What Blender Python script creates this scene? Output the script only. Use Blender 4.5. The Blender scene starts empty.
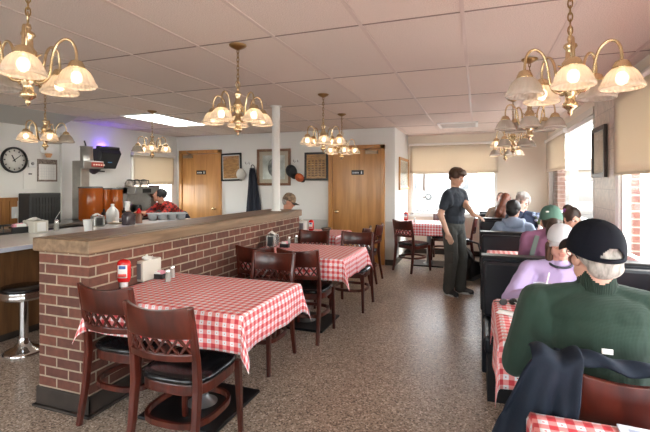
import bpy, bmesh, math, random
import numpy as np
from mathutils import Vector, Matrix, noise as mnoise
random.seed(7)
PI = math.pi
scene = bpy.context.scene
COL = scene.collection
H = 1.46                      # camera height
F, V0, YAW = 425.0, 183.5, 0.345
CS, SN = math.cos(YAW), math.sin(YAW)
CEIL = 2.46
XL, XR, YD, YB, YF = -6.1, 1.25, 7.54, 9.05, -2.4   # left wall, right wall, door wall, window wall, front wall

def at(u, v=None, Z=None, X=None, Y=None):
    """world point seen at a photo pixel on a given plane (used to work out real positions)"""
    a = (u-325)/F
    dx, dy = -SN+CS*a, CS+SN*a
    if Z is not None: t = (H-Z)*F/(v-V0)
    elif X is not None: t = X/dx
    else: t = Y/dy
    z = H-(v-V0)*t/F if v is not None else 0
    return Vector((dx*t, dy*t, z))

# ------------------------------------------------------------------ materials
MATS = {}
def N(nt, t, **kw):
    n = nt.nodes.new(t)
    for k, v in kw.items(): setattr(n, k, v)
    return n
def mat(name, col, rough=.5, metal=0., var=None, bump=None, spec=None, trans=0., emis=None, coat=0., sheen=0.):
    if name in MATS: return MATS[name]
    m = bpy.data.materials.new(name); m.use_nodes = True
    nt = m.node_tree; b = nt.nodes['Principled BSDF']
    c = tuple(col)+(1,) if len(col) == 3 else col
    b.inputs['Base Color'].default_value = c
    b.inputs['Roughness'].default_value = rough
    b.inputs['Metallic'].default_value = metal
    if spec is not None: b.inputs['Specular IOR Level'].default_value = spec
    if trans: b.inputs['Transmission Weight'].default_value = trans
    if coat: b.inputs['Coat Weight'].default_value = coat
    if sheen: b.inputs['Sheen Weight'].default_value = sheen
    if emis:
        b.inputs['Emission Color'].default_value = tuple(emis[0])+(1,); b.inputs['Emission Strength'].default_value = emis[1]
    if var or bump:
        tc = N(nt, 'ShaderNodeTexCoord')
    if var:
        sc, amt = var[0], var[1]
        mp = N(nt, 'ShaderNodeMapping'); nt.links.new(tc.outputs['Object'], mp.inputs[0])
        if len(var) > 2: mp.inputs['Scale'].default_value = var[2]
        nz = N(nt, 'ShaderNodeTexNoise'); nz.inputs['Scale'].default_value = sc; nz.inputs['Detail'].default_value = 5
        nt.links.new(mp.outputs[0], nz.inputs['Vector'])
        rp = N(nt, 'ShaderNodeValToRGB')
        rp.color_ramp.elements[0].position = .3; rp.color_ramp.elements[1].position = .7
        rp.color_ramp.elements[0].color = tuple(x*(1-amt) for x in c[:3])+(1,)
        rp.color_ramp.elements[1].color = tuple(min(1, x*(1+amt)) for x in c[:3])+(1,)
        nt.links.new(nz.outputs[0], rp.inputs[0]); nt.links.new(rp.outputs[0], b.inputs['Base Color'])
    if bump:
        nz = N(nt, 'ShaderNodeTexNoise'); nz.inputs['Scale'].default_value = bump[0]; nz.inputs['Detail'].default_value = 3
        nt.links.new(tc.outputs['Object'], nz.inputs['Vector'])
        bp = N(nt, 'ShaderNodeBump'); bp.inputs['Strength'].default_value = bump[1]; bp.inputs['Distance'].default_value = bump[2] if len(bump) > 2 else .01
        nt.links.new(nz.outputs[0], bp.inputs['Height']); nt.links.new(bp.outputs[0], b.inputs['Normal'])
    MATS[name] = m
    return m
def base(name, rough=.5):
    m = bpy.data.materials.new(name); m.use_nodes = True; MATS[name] = m
    nt = m.node_tree; b = nt.nodes['Principled BSDF']; b.inputs['Roughness'].default_value = rough
    return m, nt, b

def brick_mat(name, axis, c1, c2, cm, bw, rh, ms, rough=.85, off=.5):
    m, nt, b = base(name, rough)
    tc = N(nt, 'ShaderNodeTexCoord'); sp = N(nt, 'ShaderNodeSeparateXYZ'); cb = N(nt, 'ShaderNodeCombineXYZ')
    nt.links.new(tc.outputs['Object'], sp.inputs[0])
    nt.links.new(sp.outputs[axis], cb.inputs[0]); nt.links.new(sp.outputs['Z'], cb.inputs[1])
    br = N(nt, 'ShaderNodeTexBrick'); nt.links.new(cb.outputs[0], br.inputs['Vector'])
    br.offset = off
    br.inputs['Scale'].default_value = 1; br.inputs['Brick Width'].default_value = bw; br.inputs['Row Height'].default_value = rh
    br.inputs['Mortar Size'].default_value = ms; br.inputs['Mortar Smooth'].default_value = .2; br.inputs['Bias'].default_value = 0
    br.inputs['Color1'].default_value = c1+(1,); br.inputs['Color2'].default_value = c2+(1,); br.inputs['Mortar'].default_value = cm+(1,)
    nz = N(nt, 'ShaderNodeTexNoise'); nz.inputs['Scale'].default_value = 22; nz.inputs['Detail'].default_value = 6
    nt.links.new(tc.outputs['Object'], nz.inputs['Vector'])
    mx = N(nt, 'ShaderNodeMix', data_type='RGBA', blend_type='MULTIPLY'); mx.inputs[0].default_value = .5
    rp = N(nt, 'ShaderNodeValToRGB'); rp.color_ramp.elements[0].color = (.55, .55, .55, 1); rp.color_ramp.elements[0].position = .3; rp.color_ramp.elements[1].color = (1.25, 1.2, 1.15, 1); rp.color_ramp.elements[1].position = .7
    nt.links.new(nz.outputs[0], rp.inputs[0])
    nt.links.new(br.outputs['Color'], mx.inputs['A']); nt.links.new(rp.outputs[0], mx.inputs['B']); nt.links.new(mx.outputs['Result'], b.inputs['Base Color'])
    bp = N(nt, 'ShaderNodeBump', invert=True); bp.inputs['Strength'].default_value = .6; bp.inputs['Distance'].default_value = .008
    nt.links.new(br.outputs['Fac'], bp.inputs['Height']); nt.links.new(bp.outputs[0], b.inputs['Normal'])
    return m
BR1, BR2, MOR = (.165, .056, .036), (.105, .040, .029), (.36, .285, .21)
brickX = brick_mat('brick_side', 'Y', BR1, BR2, MOR, .205, .067, .006)
brickY = brick_mat('brick_end', 'X', BR1, BR2, MOR, .205, .067, .006)
brickO = brick_mat('outside_brick', 'X', (.22, .095, .075), (.18, .08, .065), (.34, .30, .26), .205, .075, .008)
tileM = brick_mat('pier_tile', 'Y', (.62, .56, .47), (.57, .5, .42), (.42, .37, .31), .30, .20, .004, .35, .5)

def floor_mat():
    m, nt, b = base('terrazzo', .34)
    tc = N(nt, 'ShaderNodeTexCoord')
    cols = []
    v1 = N(nt, 'ShaderNodeTexVoronoi'); v1.inputs['Scale'].default_value = 105; nt.links.new(tc.outputs['Object'], v1.inputs['Vector'])
    r1 = N(nt, 'ShaderNodeValToRGB'); r1.color_ramp.interpolation = 'CONSTANT'
    sp = N(nt, 'ShaderNodeSeparateColor'); nt.links.new(v1.outputs['Color'], sp.inputs[0]); nt.links.new(sp.outputs[0], r1.inputs[0])
    e = r1.color_ramp.elements
    e[0].position = 0; e[0].color = (.12, .085, .062, 1); e[1].position = .13; e[1].color = (.30, .23, .175, 1)
    for p, c in ((.36, (.45, .37, .295, 1)), (.66, (.38, .295, .23, 1)), (.84, (.68, .60, .52, 1)), (.94, (.2, .14, .10, 1))):
        k = e.new(p); k.color = c
    nz = N(nt, 'ShaderNodeTexNoise'); nz.inputs['Scale'].default_value = 1.3; nz.inputs['Detail'].default_value = 4; nt.links.new(tc.outputs['Object'], nz.inputs['Vector'])
    r2 = N(nt, 'ShaderNodeValToRGB'); r2.color_ramp.elements[0].color = (.85, .85, .85, 1); r2.color_ramp.elements[1].color = (1.08, 1.06, 1.04, 1)
    nt.links.new(nz.outputs[0], r2.inputs[0])
    mx = N(nt, 'ShaderNodeMix', data_type='RGBA', blend_type='MULTIPLY'); mx.inputs[0].default_value = 1
    nt.links.new(r1.outputs[0], mx.inputs['A']); nt.links.new(r2.outputs[0], mx.inputs['B']); nt.links.new(mx.outputs['Result'], b.inputs['Base Color'])
    mr = N(nt, 'ShaderNodeMapRange'); mr.inputs['To Min'].default_value = .26; mr.inputs['To Max'].default_value = .46
    nt.links.new(nz.outputs[0], mr.inputs[0]); nt.links.new(mr.outputs[0], b.inputs['Roughness'])
    return m
floorM = floor_mat()

def ceil_mat():
    m, nt, b = base('ceiling_tile', .9)
    tc = N(nt, 'ShaderNodeTexCoord')
    nz = N(nt, 'ShaderNodeTexNoise'); nz.inputs['Scale'].default_value = 150; nz.inputs['Detail'].default_value = 4; nt.links.new(tc.outputs['Object'], nz.inputs['Vector'])
    r = N(nt, 'ShaderNodeValToRGB'); r.color_ramp.elements[0].position = .36; r.color_ramp.elements[1].position = .56
    r.color_ramp.elements[0].color = (.62, .535, .475, 1); r.color_ramp.elements[1].color = (.80, .705, .635, 1)
    nt.links.new(nz.outputs[0], r.inputs[0])
    # each tile a touch different
    br = N(nt, 'ShaderNodeTexBrick'); br.offset = 0
    mp = N(nt, 'ShaderNodeMapping'); mp.inputs['Location'].default_value = (.085, -2.6+3*1.22, 0); nt.links.new(tc.outputs['Object'], mp.inputs[0]); nt.links.new(mp.outputs[0], br.inputs['Vector'])
    br.inputs['Scale'].default_value = 1; br.inputs['Brick Width'].default_value = .61; br.inputs['Row Height'].default_value = 1.22; br.inputs['Mortar Size'].default_value = 0
    br.inputs['Color1'].default_value = (.92, .92, .93, 1); br.inputs['Color2'].default_value = (1.05, 1.03, 1.02, 1)
    mx = N(nt, 'ShaderNodeMix', data_type='RGBA', blend_type='MULTIPLY'); mx.inputs[0].default_value = 1
    nt.links.new(r.outputs[0], mx.inputs['A']); nt.links.new(br.outputs['Color'], mx.inputs['B']); nt.links.new(mx.outputs['Result'], b.inputs['Base Color'])
    bp = N(nt, 'ShaderNodeBump'); bp.inputs['Strength'].default_value = .5; bp.inputs['Distance'].default_value = .004
    nt.links.new(nz.outputs[0], bp.inputs['Height']); nt.links.new(bp.outputs[0], b.inputs['Normal'])
    return m
ceilM = ceil_mat()

def gingham(name, period=.048):
    m, nt, b = base(name, .45)
    uv = N(nt, 'ShaderNodeUVMap'); sp = N(nt, 'ShaderNodeSeparateXYZ'); nt.links.new(uv.outputs[0], sp.inputs[0])
    def M(op, a, bb=None, c=None):
        n = N(nt, 'ShaderNodeMath', operation=op)
        for i, x in enumerate((a, bb, c)):
            if x is None: continue
            if isinstance(x, (int, float)): n.inputs[i].default_value = x
            else: nt.links.new(x, n.inputs[i])
        return n.outputs[0]
    fr = [M('FRACT', M('DIVIDE', sp.outputs[i], period)) for i in (0, 1)]
    st = [M('LESS_THAN', f, .5) for f in fr]
    s = M('ADD', st[0], st[1])
    # fine woven stripes in the half-tone squares
    fu = [M('FRACT', M('DIVIDE', sp.outputs[i], period/6)) for i in (0, 1)]
    dot = M('MULTIPLY', M('LESS_THAN', M('ABSOLUTE', M('SUBTRACT', fr[0], .75)), .055), M('LESS_THAN', M('ABSOLUTE', M('SUBTRACT', fr[1], .75)), .055))
    s2 = M('ADD', M('MULTIPLY', s, .5), M('MULTIPLY', dot, .7))
    r = N(nt, 'ShaderNodeValToRGB'); r.color_ramp.interpolation = 'CONSTANT'
    e = r.color_ramp.elements
    e[0].position = 0; e[0].color = (.80, .79, .82, 1); e[1].position = .4; e[1].color = (.80, .30, .29, 1)
    k = e.new(.6); k.color = (.60, .045, .06, 1)
    nt.links.new(s2, r.inputs[0]); nt.links.new(r.outputs[0], b.inputs['Base Color'])
    return m
ginghamM = gingham('red_white_check')

def wood_mat(name, dark, light, axis_scale, rough=.4, coat=0., dist=4, sc=6):
    m, nt, b = base(name, rough)
    tc = N(nt, 'ShaderNodeTexCoord'); mp = N(nt, 'ShaderNodeMapping'); mp.inputs['Scale'].default_value = axis_scale
    nt.links.new(tc.outputs['Object'], mp.inputs[0])
    nz = N(nt, 'ShaderNodeTexNoise'); nz.inputs['Scale'].default_value = sc; nz.inputs['Detail'].default_value = 8; nz.inputs['Distortion'].default_value = dist*.2
    nt.links.new(mp.outputs[0], nz.inputs['Vector'])
    r = N(nt, 'ShaderNodeValToRGB'); r.color_ramp.elements[0].position = .32; r.color_ramp.elements[1].position = .68
    r.color_ramp.elements[0].color = dark+(1,); r.color_ramp.elements[1].color = light+(1,)
    nt.links.new(nz.outputs[0], r.inputs[0]); nt.links.new(r.outputs[0], b.inputs['Base Color'])
    if coat: b.inputs['Coat Weight'].default_value = coat; b.inputs['Coat Roughness'].default_value = .12
    return m
cherry = wood_mat('cherry_wood', (.034, .005, .0026), (.092, .0145, .007), (1, 1, .25), .28, .12, 3, 14)
oak = wood_mat('oak_door', (.42, .19, .055), (.60, .30, .095), (4, 4, .35), .38, .2, 3, 3)
oakt = wood_mat('oak_trim', (.44, .19, .05), (.58, .28, .085), (4, 4, .35), .38, .2, 3, 3)
capwood = wood_mat('cap_wood', (.15, .09, .05), (.28, .18, .108), (5, .5, 5), .5, 0, 3, 4)
panelwood = wood_mat('counter_panel', (.10, .045, .018), (.19, .09, .035), (5, 5, .5), .45, 0, 3, 4)
wains = wood_mat('wainscot_wood', (.30, .13, .04), (.42, .19, .06), (8, 8, .5), .45, 0, 3, 4)
framewood = wood_mat('frame_wood', (.12, .05, .02), (.22, .10, .045), (5, 5, 5), .4, 0, 3, 6)

M_ = mat
wallW = M_('wall_paint', (.77, .765, .74), .8, var=(1.2, .03))
wallC = M_('cream_paint', (.78, .705, .60), .8, var=(1.2, .03))
white = M_('white_paint', (.76, .76, .74), .45)
offwhite = M_('off_white', (.68, .65, .58), .6)
blindM, nt_, b_ = base('roller_blind', .8)
b_.inputs['Base Color'].default_value = (.72, .65, .55, 1)
def _blind():
    nt = nt_
    tr = N(nt, 'ShaderNodeBsdfTranslucent'); tr.inputs[0].default_value = (.70, .61, .48, 1)
    mx = N(nt, 'ShaderNodeMixShader'); mx.inputs[0].default_value = .27
    nt.links.new(b_.outputs[0], mx.inputs[1]); nt.links.new(tr.outputs[0], mx.inputs[2])
    nt.links.new(mx.outputs[0], nt.nodes['Material Output'].inputs['Surface'])
_blind()
black = M_('black_plastic', (.012, .012, .013), .35)
blackm = M_('black_metal', (.015, .015, .016), .4, .6)
vinyl = M_('black_vinyl', (.005, .006, .009), .32, bump=(30, .12, .004), spec=.3)
seatv = M_('seat_vinyl', (.005, .005, .006), .22, bump=(25, .15, .004), spec=.45)
steel = M_('steel', (.44, .43, .41), .3, 1., var=(8, .12))
chrome = M_('chrome', (.75, .75, .76), .12, 1.)
brass = M_('brass', (.70, .55, .34), .2, 1.)
brassd = M_('aged_brass', (.34, .22, .10), .3, 1.)
whitep = M_('white_plastic', (.78, .78, .77), .35)
paper = M_('paper', (.80, .79, .76), .8)
redp = M_('red_plastic', (.55, .012, .012), .25, coat=.4)
bluep = M_('blue_print', (.05, .12, .38), .5)
pinkp = M_('pink_paper', (.80, .33, .42), .7)
countM = M_('counter_laminate', (.76, .755, .74), .18, var=(40, .06))
rubber = M_('dark_base', (.035, .027, .022), .5, var=(6, .4))
glassM, nt_, b_ = base('window_glass', 0)
def _glass(nt):
    tr = N(nt, 'ShaderNodeBsdfTransparent'); tr.inputs[0].default_value = (.97, .985, .98, 1)
    gl = N(nt, 'ShaderNodeBsdfGlossy'); gl.inputs['Roughness'].default_value = .02
    lw = N(nt, 'ShaderNodeLayerWeight'); pw = N(nt, 'ShaderNodeMath', operation='POWER'); pw.inputs[1].default_value = 5; nt.links.new(lw.outputs['Facing'], pw.inputs[0])
    fr = N(nt, 'ShaderNodeMath', operation='MULTIPLY_ADD'); fr.inputs[1].default_value = .5; fr.inputs[2].default_value = .03; nt.links.new(pw.outputs[0], fr.inputs[0])
    mx = N(nt, 'ShaderNodeMixShader'); nt.links.new(fr.outputs[0], mx.inputs[0]); nt.links.new(tr.outputs[0], mx.inputs[1]); nt.links.new(gl.outputs[0], mx.inputs[2])
    nt.links.new(mx.outputs[0], nt.nodes['Material Output'].inputs['Surface'])
_glass(nt_)
clearM, nt_, b_ = base('clear_glass', .05)
def _clear(nt, col, k, dcol, tl=.0):
    tr = N(nt, 'ShaderNodeBsdfTransparent'); tr.inputs[0].default_value = col+(1,)
    df = N(nt, 'ShaderNodeBsdfPrincipled'); df.inputs['Base Color'].default_value = dcol+(1,); df.inputs['Roughness'].default_value = .12
    tn = N(nt, 'ShaderNodeBsdfTranslucent'); tn.inputs[0].default_value = dcol+(1,)
    m1 = N(nt, 'ShaderNodeMixShader'); m1.inputs[0].default_value = tl; nt.links.new(df.outputs[0], m1.inputs[1]); nt.links.new(tn.outputs[0], m1.inputs[2])
    mx = N(nt, 'ShaderNodeMixShader'); mx.inputs[0].default_value = k; nt.links.new(tr.outputs[0], mx.inputs[1]); nt.links.new(m1.outputs[0], mx.inputs[2])
    nt.links.new(mx.outputs[0], nt.nodes['Material Output'].inputs['Surface'])
_clear(nt_, (.95, .95, .95), .3, (.6, .6, .6))
shadeM, nt_, b_ = base('ribbed_glass_shade', .1)
_clear(nt_, (.96, .93, .89), .58, (.66, .61, .55), .34)
teaM, nt_, b_ = base('iced_tea', .1)
_clear(nt_, (.70, .28, .07), .78, (.48, .12, .02), .3)
bulbM = M_('lit_bulb', (1, .8, .55), .5, emis=((1., .74, .48), 16.))
bulboff = M_('unlit_bulb', (.7, .68, .62), .3)
tubeM = M_('fluorescent_diffuser', (.9, .9, .9), .5, emis=((1., .98, .93), 7.))
uvM = M_('violet_tube', (.3, .2, .9), .4, emis=((.16, .07, 1.), 150.))

# ------------------------------------------------------------------ mesh builder
class MB:
    def __init__(s): s.v = []; s.f = []; s.m = []; s.s = []; s.uv = None
    def add(s, V, Fc, m=0, sm=False, M=None):
        o = len(s.v)
        for p in V:
            p = Vector(p)
            s.v.append(tuple(M @ p) if M is not None else tuple(p))
        for f in Fc: s.f.append(tuple(o+i for i in f)); s.m.append(m); s.s.append(sm)
        return s
    def box(s, c, d, m=0, rz=0, M=None, taper=1.):
        x, y, z = d[0]/2, d[1]/2, d[2]/2
        V = [(sx*x*(1 if sz < 0 else taper), sy*y*(1 if sz < 0 else taper), sz*z) for sz in (-1, 1) for sx, sy in ((-1, -1), (1, -1), (1, 1), (-1, 1))]
        T = Matrix.Translation(c) @ Matrix.Rotation(rz, 4, 'Z')
        if M is not None: T = M @ T
        return s.add(V, [(3, 2, 1, 0), (4, 5, 6, 7), (0, 1, 5, 4), (1, 2, 6, 5), (2, 3, 7, 6), (3, 0, 4, 7)], m, False, T)
    def bx(s, x0, x1, y0, y1, z0, z1, m=0):
        return s.box(((x0+x1)/2, (y0+y1)/2, (z0+z1)/2), (abs(x1-x0), abs(y1-y0), abs(z1-z0)), m)
    def tube(s, P, r, seg=10, m=0, M=None, caps=True):
        P = [Vector(p) for p in P]; n = len(P)
        R = r if isinstance(r, (list, tuple)) else [r]*n
        V = []; Fc = []; prev = None
        for i in range(n):
            d = (P[min(i+1, n-1)]-P[max(i-1, 0)]).normalized()
            if prev is None: a = d.orthogonal().normalized()
            else:
                a = prev-d*prev.dot(d)
                a = a.normalized() if a.length > 1e-6 else d.orthogonal().normalized()
            prev = a; b = d.cross(a)
            for k in range(seg):
                t = 2*PI*k/seg; V.append(P[i]+(a*math.cos(t)+b*math.sin(t))*R[i])
        for i in range(n-1):
            for k in range(seg): Fc.append((i*seg+k, i*seg+(k+1) % seg, (i+1)*seg+(k+1) % seg, (i+1)*seg+k))
        s.add(V, Fc, m, True, M)
        if caps:
            s.add(V[:seg], [tuple(reversed(range(seg)))], m, False, M); s.add(V[-seg:], [tuple(range(seg))], m, False, M)
        return s
    def bar(s, P, w, h, m=0, up=(0, 0, 1), M=None):
        """rectangular sweep; w across (perp to up), h along up"""
        P = [Vector(p) for p in P]; n = len(P); up = Vector(up)
        W = w if isinstance(w, (list, tuple)) else [w]*n; Hh = h if isinstance(h, (list, tuple)) else [h]*n
        V = []; Fc = []
        for i in range(n):
            d = (P[min(i+1, n-1)]-P[max(i-1, 0)]).normalized()
            a = d.cross(up).normalized(); b = a.cross(d).normalized()
            for sx, sy in ((-1, -1), (1, -1), (1, 1), (-1, 1)): V.append(P[i]+a*sx*W[i]/2+b*sy*Hh[i]/2)
        for i in range(n-1):
            for k in range(4): Fc.append((i*4+k, i*4+(k+1) % 4, (i+1)*4+(k+1) % 4, (i+1)*4+k))
        Fc += [(3, 2, 1, 0), tuple((n-1)*4+k for k in range(4))]
        return s.add(V, Fc, m, False, M)
    def lathe(s, prof, seg=24, m=0, c=(0, 0, 0), M=None, rib=0., nr=0, smooth=True, cap=True, sx=1., sy=1., pw=2.):
        V = []; Fc = []; n = len(prof)
        for r, z in prof:
            for k in range(seg):
                t = 2*PI*k/seg; rr = r*(1+(rib*math.cos(nr*t) if rib else 0))
                cx, cy = math.cos(t), math.sin(t)
                if pw != 2.:
                    q = (abs(cx)**pw+abs(cy)**pw)**(-1/pw); cx *= q; cy *= q
                V.append((c[0]+rr*cx*sx, c[1]+rr*cy*sy, c[2]+z))
        for i in range(n-1):
            for k in range(seg): Fc.append((i*seg+k, i*seg+(k+1) % seg, (i+1)*seg+(k+1) % seg, (i+1)*seg+k))
        s.add(V, Fc, m, smooth, M)
        if cap:
            if prof[0][0] > 1e-4: s.add(V[:seg], [tuple(reversed(range(seg)))], m, False, M)
            if prof[-1][0] > 1e-4: s.add(V[-seg:], [tuple(range(seg))], m, False, M)
        return s
    def ell(s, c, r, m=0, M=None, seg=20, rings=12):
        prof = [(math.sin(PI*i/rings), -math.cos(PI*i/rings)) for i in range(rings+1)]
        prof[0] = (1e-5, -1); prof[-1] = (1e-5, 1)
        T = Matrix.Translation(c) @ Matrix.Diagonal((r[0], r[1], r[2], 1))
        if M is not None: T = M @ T
        return s.lathe(prof, seg, m, M=T, cap=False)
    def prism(s, poly, z0, z1, m=0, M=None, smooth=False):
        n = len(poly)
        V = [(x, y, z0) for x, y in poly]+[(x, y, z1) for x, y in poly]
        Fc = [tuple(reversed(range(n))), tuple(range(n, 2*n))]
        s.add(V, Fc, m, False, M)
        return s.add(V, [(i, (i+1) % n, n+(i+1) % n, n+i) for i in range(n)], m, smooth, M)
    def grid(s, fn, nu, nv, m=0, M=None, uvfn=None):
        V = [fn(i/nu, j/nv) for j in range(nv+1) for i in range(nu+1)]
        Fc = [(j*(nu+1)+i, j*(nu+1)+i+1, (j+1)*(nu+1)+i+1, (j+1)*(nu+1)+i) for j in range(nv) for i in range(nu)]
        if uvfn: s.uv = [uvfn(i/nu, j/nv) for j in range(nv+1) for i in range(nu+1)]
        return s.add(V, Fc, m, True, M)
    def build(s, name, mats, parent=None, loc=None, rz=0, bevel=0., solid=0., normals=True):
        me = bpy.data.meshes.new(name)
        me.from_pydata(s.v, [], s.f)
        if not isinstance(mats, (list, tuple)): mats = [mats]
        for m in mats: me.materials.append(m)
        me.polygons.foreach_set('material_index', s.m); me.polygons.foreach_set('use_smooth', s.s)
        if s.uv:
            ul = me.uv_layers.new(name='UVMap')
            for l in me.loops: ul.data[l.index].uv = s.uv[l.vertex_index]
        if normals:
            bm = bmesh.new(); bm.from_mesh(me); bmesh.ops.recalc_face_normals(bm, faces=bm.faces); bm.to_mesh(me); bm.free()
        me.update()
        o = bpy.data.objects.new(name, me); COL.objects.link(o)
        if parent is not None: o.parent = parent
        if loc is not None: o.location = loc
        if rz: o.rotation_euler.z = rz
        if bevel:
            bv = o.modifiers.new('Bevel', 'BEVEL'); bv.width = bevel; bv.segments = 2; bv.limit_method = 'ANGLE'; bv.angle_limit = math.radians(50)
        if solid:
            sd = o.modifiers.new('Solidify', 'SOLIDIFY'); sd.thickness = solid; sd.offset = 0
        return o

def tag(o, label, cat, group=None):
    o['label'] = label; o['category'] = cat
    if group: o['group'] = group
    return o
def thing(name, label, cat, loc=(0, 0, 0), rz=0, group=None):
    o = bpy.data.objects.new(name, None); COL.objects.link(o); o.empty_display_size = .1
    o.location = loc; o.rotation_euler.z = rz
    return tag(o, label, cat, group)
def struct(o): o['kind'] = 'structure'; return o
def dup(o, loc=None, rz=None, label=None, parent=None, mesh_swap=None):
    c = o.copy(); COL.objects.link(c)
    if parent is not None: c.parent = parent
    if loc is not None: c.location = loc
    if rz is not None: c.rotation_euler.z = rz
    if label: c['label'] = label
    for ch in list(o.children): dup(ch, parent=c)
    return c
# ------------------------------------------------------------------ the room
def wall_along(name, axis, pos, th, a0, a1, z0, z1, holes, m, side=1):
    """wall slab with rectangular holes; axis 'x': runs along X at y=pos..pos+th; 'y': runs along Y at x=pos..pos+th"""
    b = MB()
    def slab(p0, p1, q0, q1):
        if p1-p0 < 1e-4 or q1-q0 < 1e-4: return
        if axis == 'x': b.bx(p0, p1, pos, pos+th, q0, q1)
        else: b.bx(pos, pos+th, p0, p1, q0, q1)
    cur = a0
    for h0, h1, s0, s1 in sorted(holes):
        slab(cur, h0, z0, z1); slab(h0, h1, z0, s0); slab(h0, h1, s1, z1); cur = h1
    slab(cur, a1, z0, z1)
    return struct(b.build(name, m))

struct(MB().bx(XL, XR, YF, YB, -.1, 0).build('floor', floorM))
struct(MB().bx(XL, XR+.4, YF, YB+.3, CEIL, CEIL+.1).build('ceiling', ceilM))
# ceiling grid bars
X0, Y0 = -.085, 2.60
b = MB()
i = -10
while X0+.61*i < XR:
    x = X0+.61*i
    if x > XL: b.bx(x-.012, x+.012, YF, YB, CEIL-.005, CEIL+.002)
    i += 1
struct(b.build('trim_1', M_('grid_bar', (.62, .52, .47), .5)))
b = MB()
for j in range(-4, 6):
    y = Y0+1.22*j
    if YF < y < YB: b.bx(XL, XR, y-.006, y+.006, CEIL-.003, CEIL+.002)
struct(b.build('trim_2', M_('grid_cross_bar', (.27, .21, .18), .6)))

WA = (5.57, 8.82, .95, 2.25); WB = (.55, 4.60, .78, 2.25); WC = (-2.0, .2, .78, 2.25)
wall_along('wall_right', 'y', XR, .06, YF, YB+.06, 0, CEIL, [WA, WB, WC], wallC)
wall_along('wall_right_brick', 'y', XR+.06, .12, YF, YB+.3, -.1, CEIL+.1, [(5.5, 8.35)+WA[2:], (.5, 4.73)+WB[2:], WC], brickO)
BW = (-1.324, .36, .80, 2.25)
wall_along('wall_back', 'x', YB, .12, XL-.3, XR+.06, 0, CEIL, [BW], wallC)
KW = (6.24, 7.42, .95, 2.02)
wall_along('wall_left', 'y', XL-.12, .12, YF, YD+.1, 0, CEIL, [KW], wallW)
FW = [(-5.4, -3.0, .8, 2.2), (-2.4, -.2, .8, 2.2)]
wall_along('wall_front', 'x', YF-.12, .12, XL-.12, XR+.3, 0, CEIL, FW, wallW)
XC = -1.39
wall_along('wall_door_side', 'x', YD, .12, XL-.12, XC, 0, CEIL, [], wallW)
wall_along('wall_alcove', 'y', XC-.10, .10, YD+.12, YB, 0, CEIL, [], wallW)
# lower wall panel and its rail on the door wall
b = MB(); b.bx(-2.86-2.0, -2.66, YD-.012, YD, 0, .78); b.bx(-1.56, XC, YD-.012, YD, 0, .78)
struct(b.build('trim_3', M_('lower_panel', (.56, .55, .52), .6)))
b = MB(); b.bx(-1.56, XC+.015, YD-.022, YD-.012, 0, .1); b.bx(XC, XC+.015, YD-.02, YB, 0, .1); b.bx(-4.9, -2.66, YD-.022, YD-.012, 0, .1)
struct(b.build('baseboard_door_side', rubber))
struct(MB().bx(XC, XR, YB-.015, YB, 0, .1).build('baseboard_back', rubber))
struct(MB().bx(XR-.015, XR, YF, YB, 0, .1).build('baseboard_right', rubber))
struct(MB().bx(XL, XL+.015, YF, YD, 0, .1).build('baseboard_left', rubber))
# tiled pier between the two right windows
struct(MB().bx(XR-.015, XR, 4.68, 5.52, .1, CEIL).build('trim_4', tileM))
# sloped bulkhead over the kitchen wall
b = MB()
P = [(XL, 2.29), (XL+.45, CEIL), (XL, CEIL)]
V = [(x, y, z) for y in (YF, 4.75) for x, z in P]
b.add(V, [(0, 1, 2), (5, 4, 3), (0, 3, 4, 1), (1, 4, 5, 2), (2, 5, 3, 0)])
struct(b.build('trim_5', M_('bulkhead_paint', (.50, .49, .46), .8)))
# corner strip on the left wall
p = at(61, 170, X=XL)
struct(MB().bx(XL, XL+.05, p.y-.02, p.y+.02, .1, 2.25).build('trim_6', white))
# wood wainscot low on the left wall
b = MB()
pz = at(10, 199, X=XL).z
y1 = at(17, X=XL).y
for k in range(34):
    y = y1-.11*(k+1)
    if y < YF: break
    b.bx(XL, XL+.014, y+.004, y+.106, .1, pz-.03)
b.bx(XL, XL+.024, YF, y1, pz-.03, pz+.02)
struct(b.build('trim_7', wains))

def window(name, axis, pos, hole, split=(), fw=.05, depth=.10, m=white, sill=True, off=0., sill_out=.05):
    """frame set in the hole; pos = inner wall face, off = outward direction sign"""
    a0, a1, z0, z1 = hole
    b = MB()
    def bx(p0, p1, q0, q1, d0, d1, mi=0):
        if axis == 'x': b.bx(p0, p1, pos+off*d0, pos+off*d1, q0, q1, mi)
        else: b.bx(pos+off*d0, pos+off*d1, p0, p1, q0, q1, mi)
    bx(a0, a0+fw, z0, z1, -.01, depth); bx(a1-fw, a1, z0, z1, -.01, depth); bx(a0, a1, z0, z0+fw, -.01, depth); bx(a0, a1, z1-fw, z1, -.01, depth)
    for s in split: bx(s-fw/2, s+fw/2, z0, z1, 0, depth)
    fr = struct(b.build(name, m))
    b = MB(); bx(a0+.01, a1-.01, z0+.01, z1-.01, depth*.45, depth*.55)
    g = b.build('glass', glassM, fr)
    if sill:
        b = MB(); bx(a0-.04, a1+.04, z0-.03, z0+.005, -sill_out, depth)
        b.build('window_sill', m, fr)
    return fr
window('window_1', 'y', XR, WA, (6.98,), off=1)
window('window_2', 'y', XR, WB, (2.5,), off=1, sill_out=.015, depth=.05)
window('window_3', 'x', YB, BW, (-.45,), off=1)
window('window_4', 'y', XL, KW, (), off=-1, fw=.06)
window('window_5', 'y', XR, WC, (), off=1)
window('window_6', 'x', YF, FW[0], (-4.2,), off=-1)
window('window_7', 'x', YF, FW[1], (-1.3,), off=-1)
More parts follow.
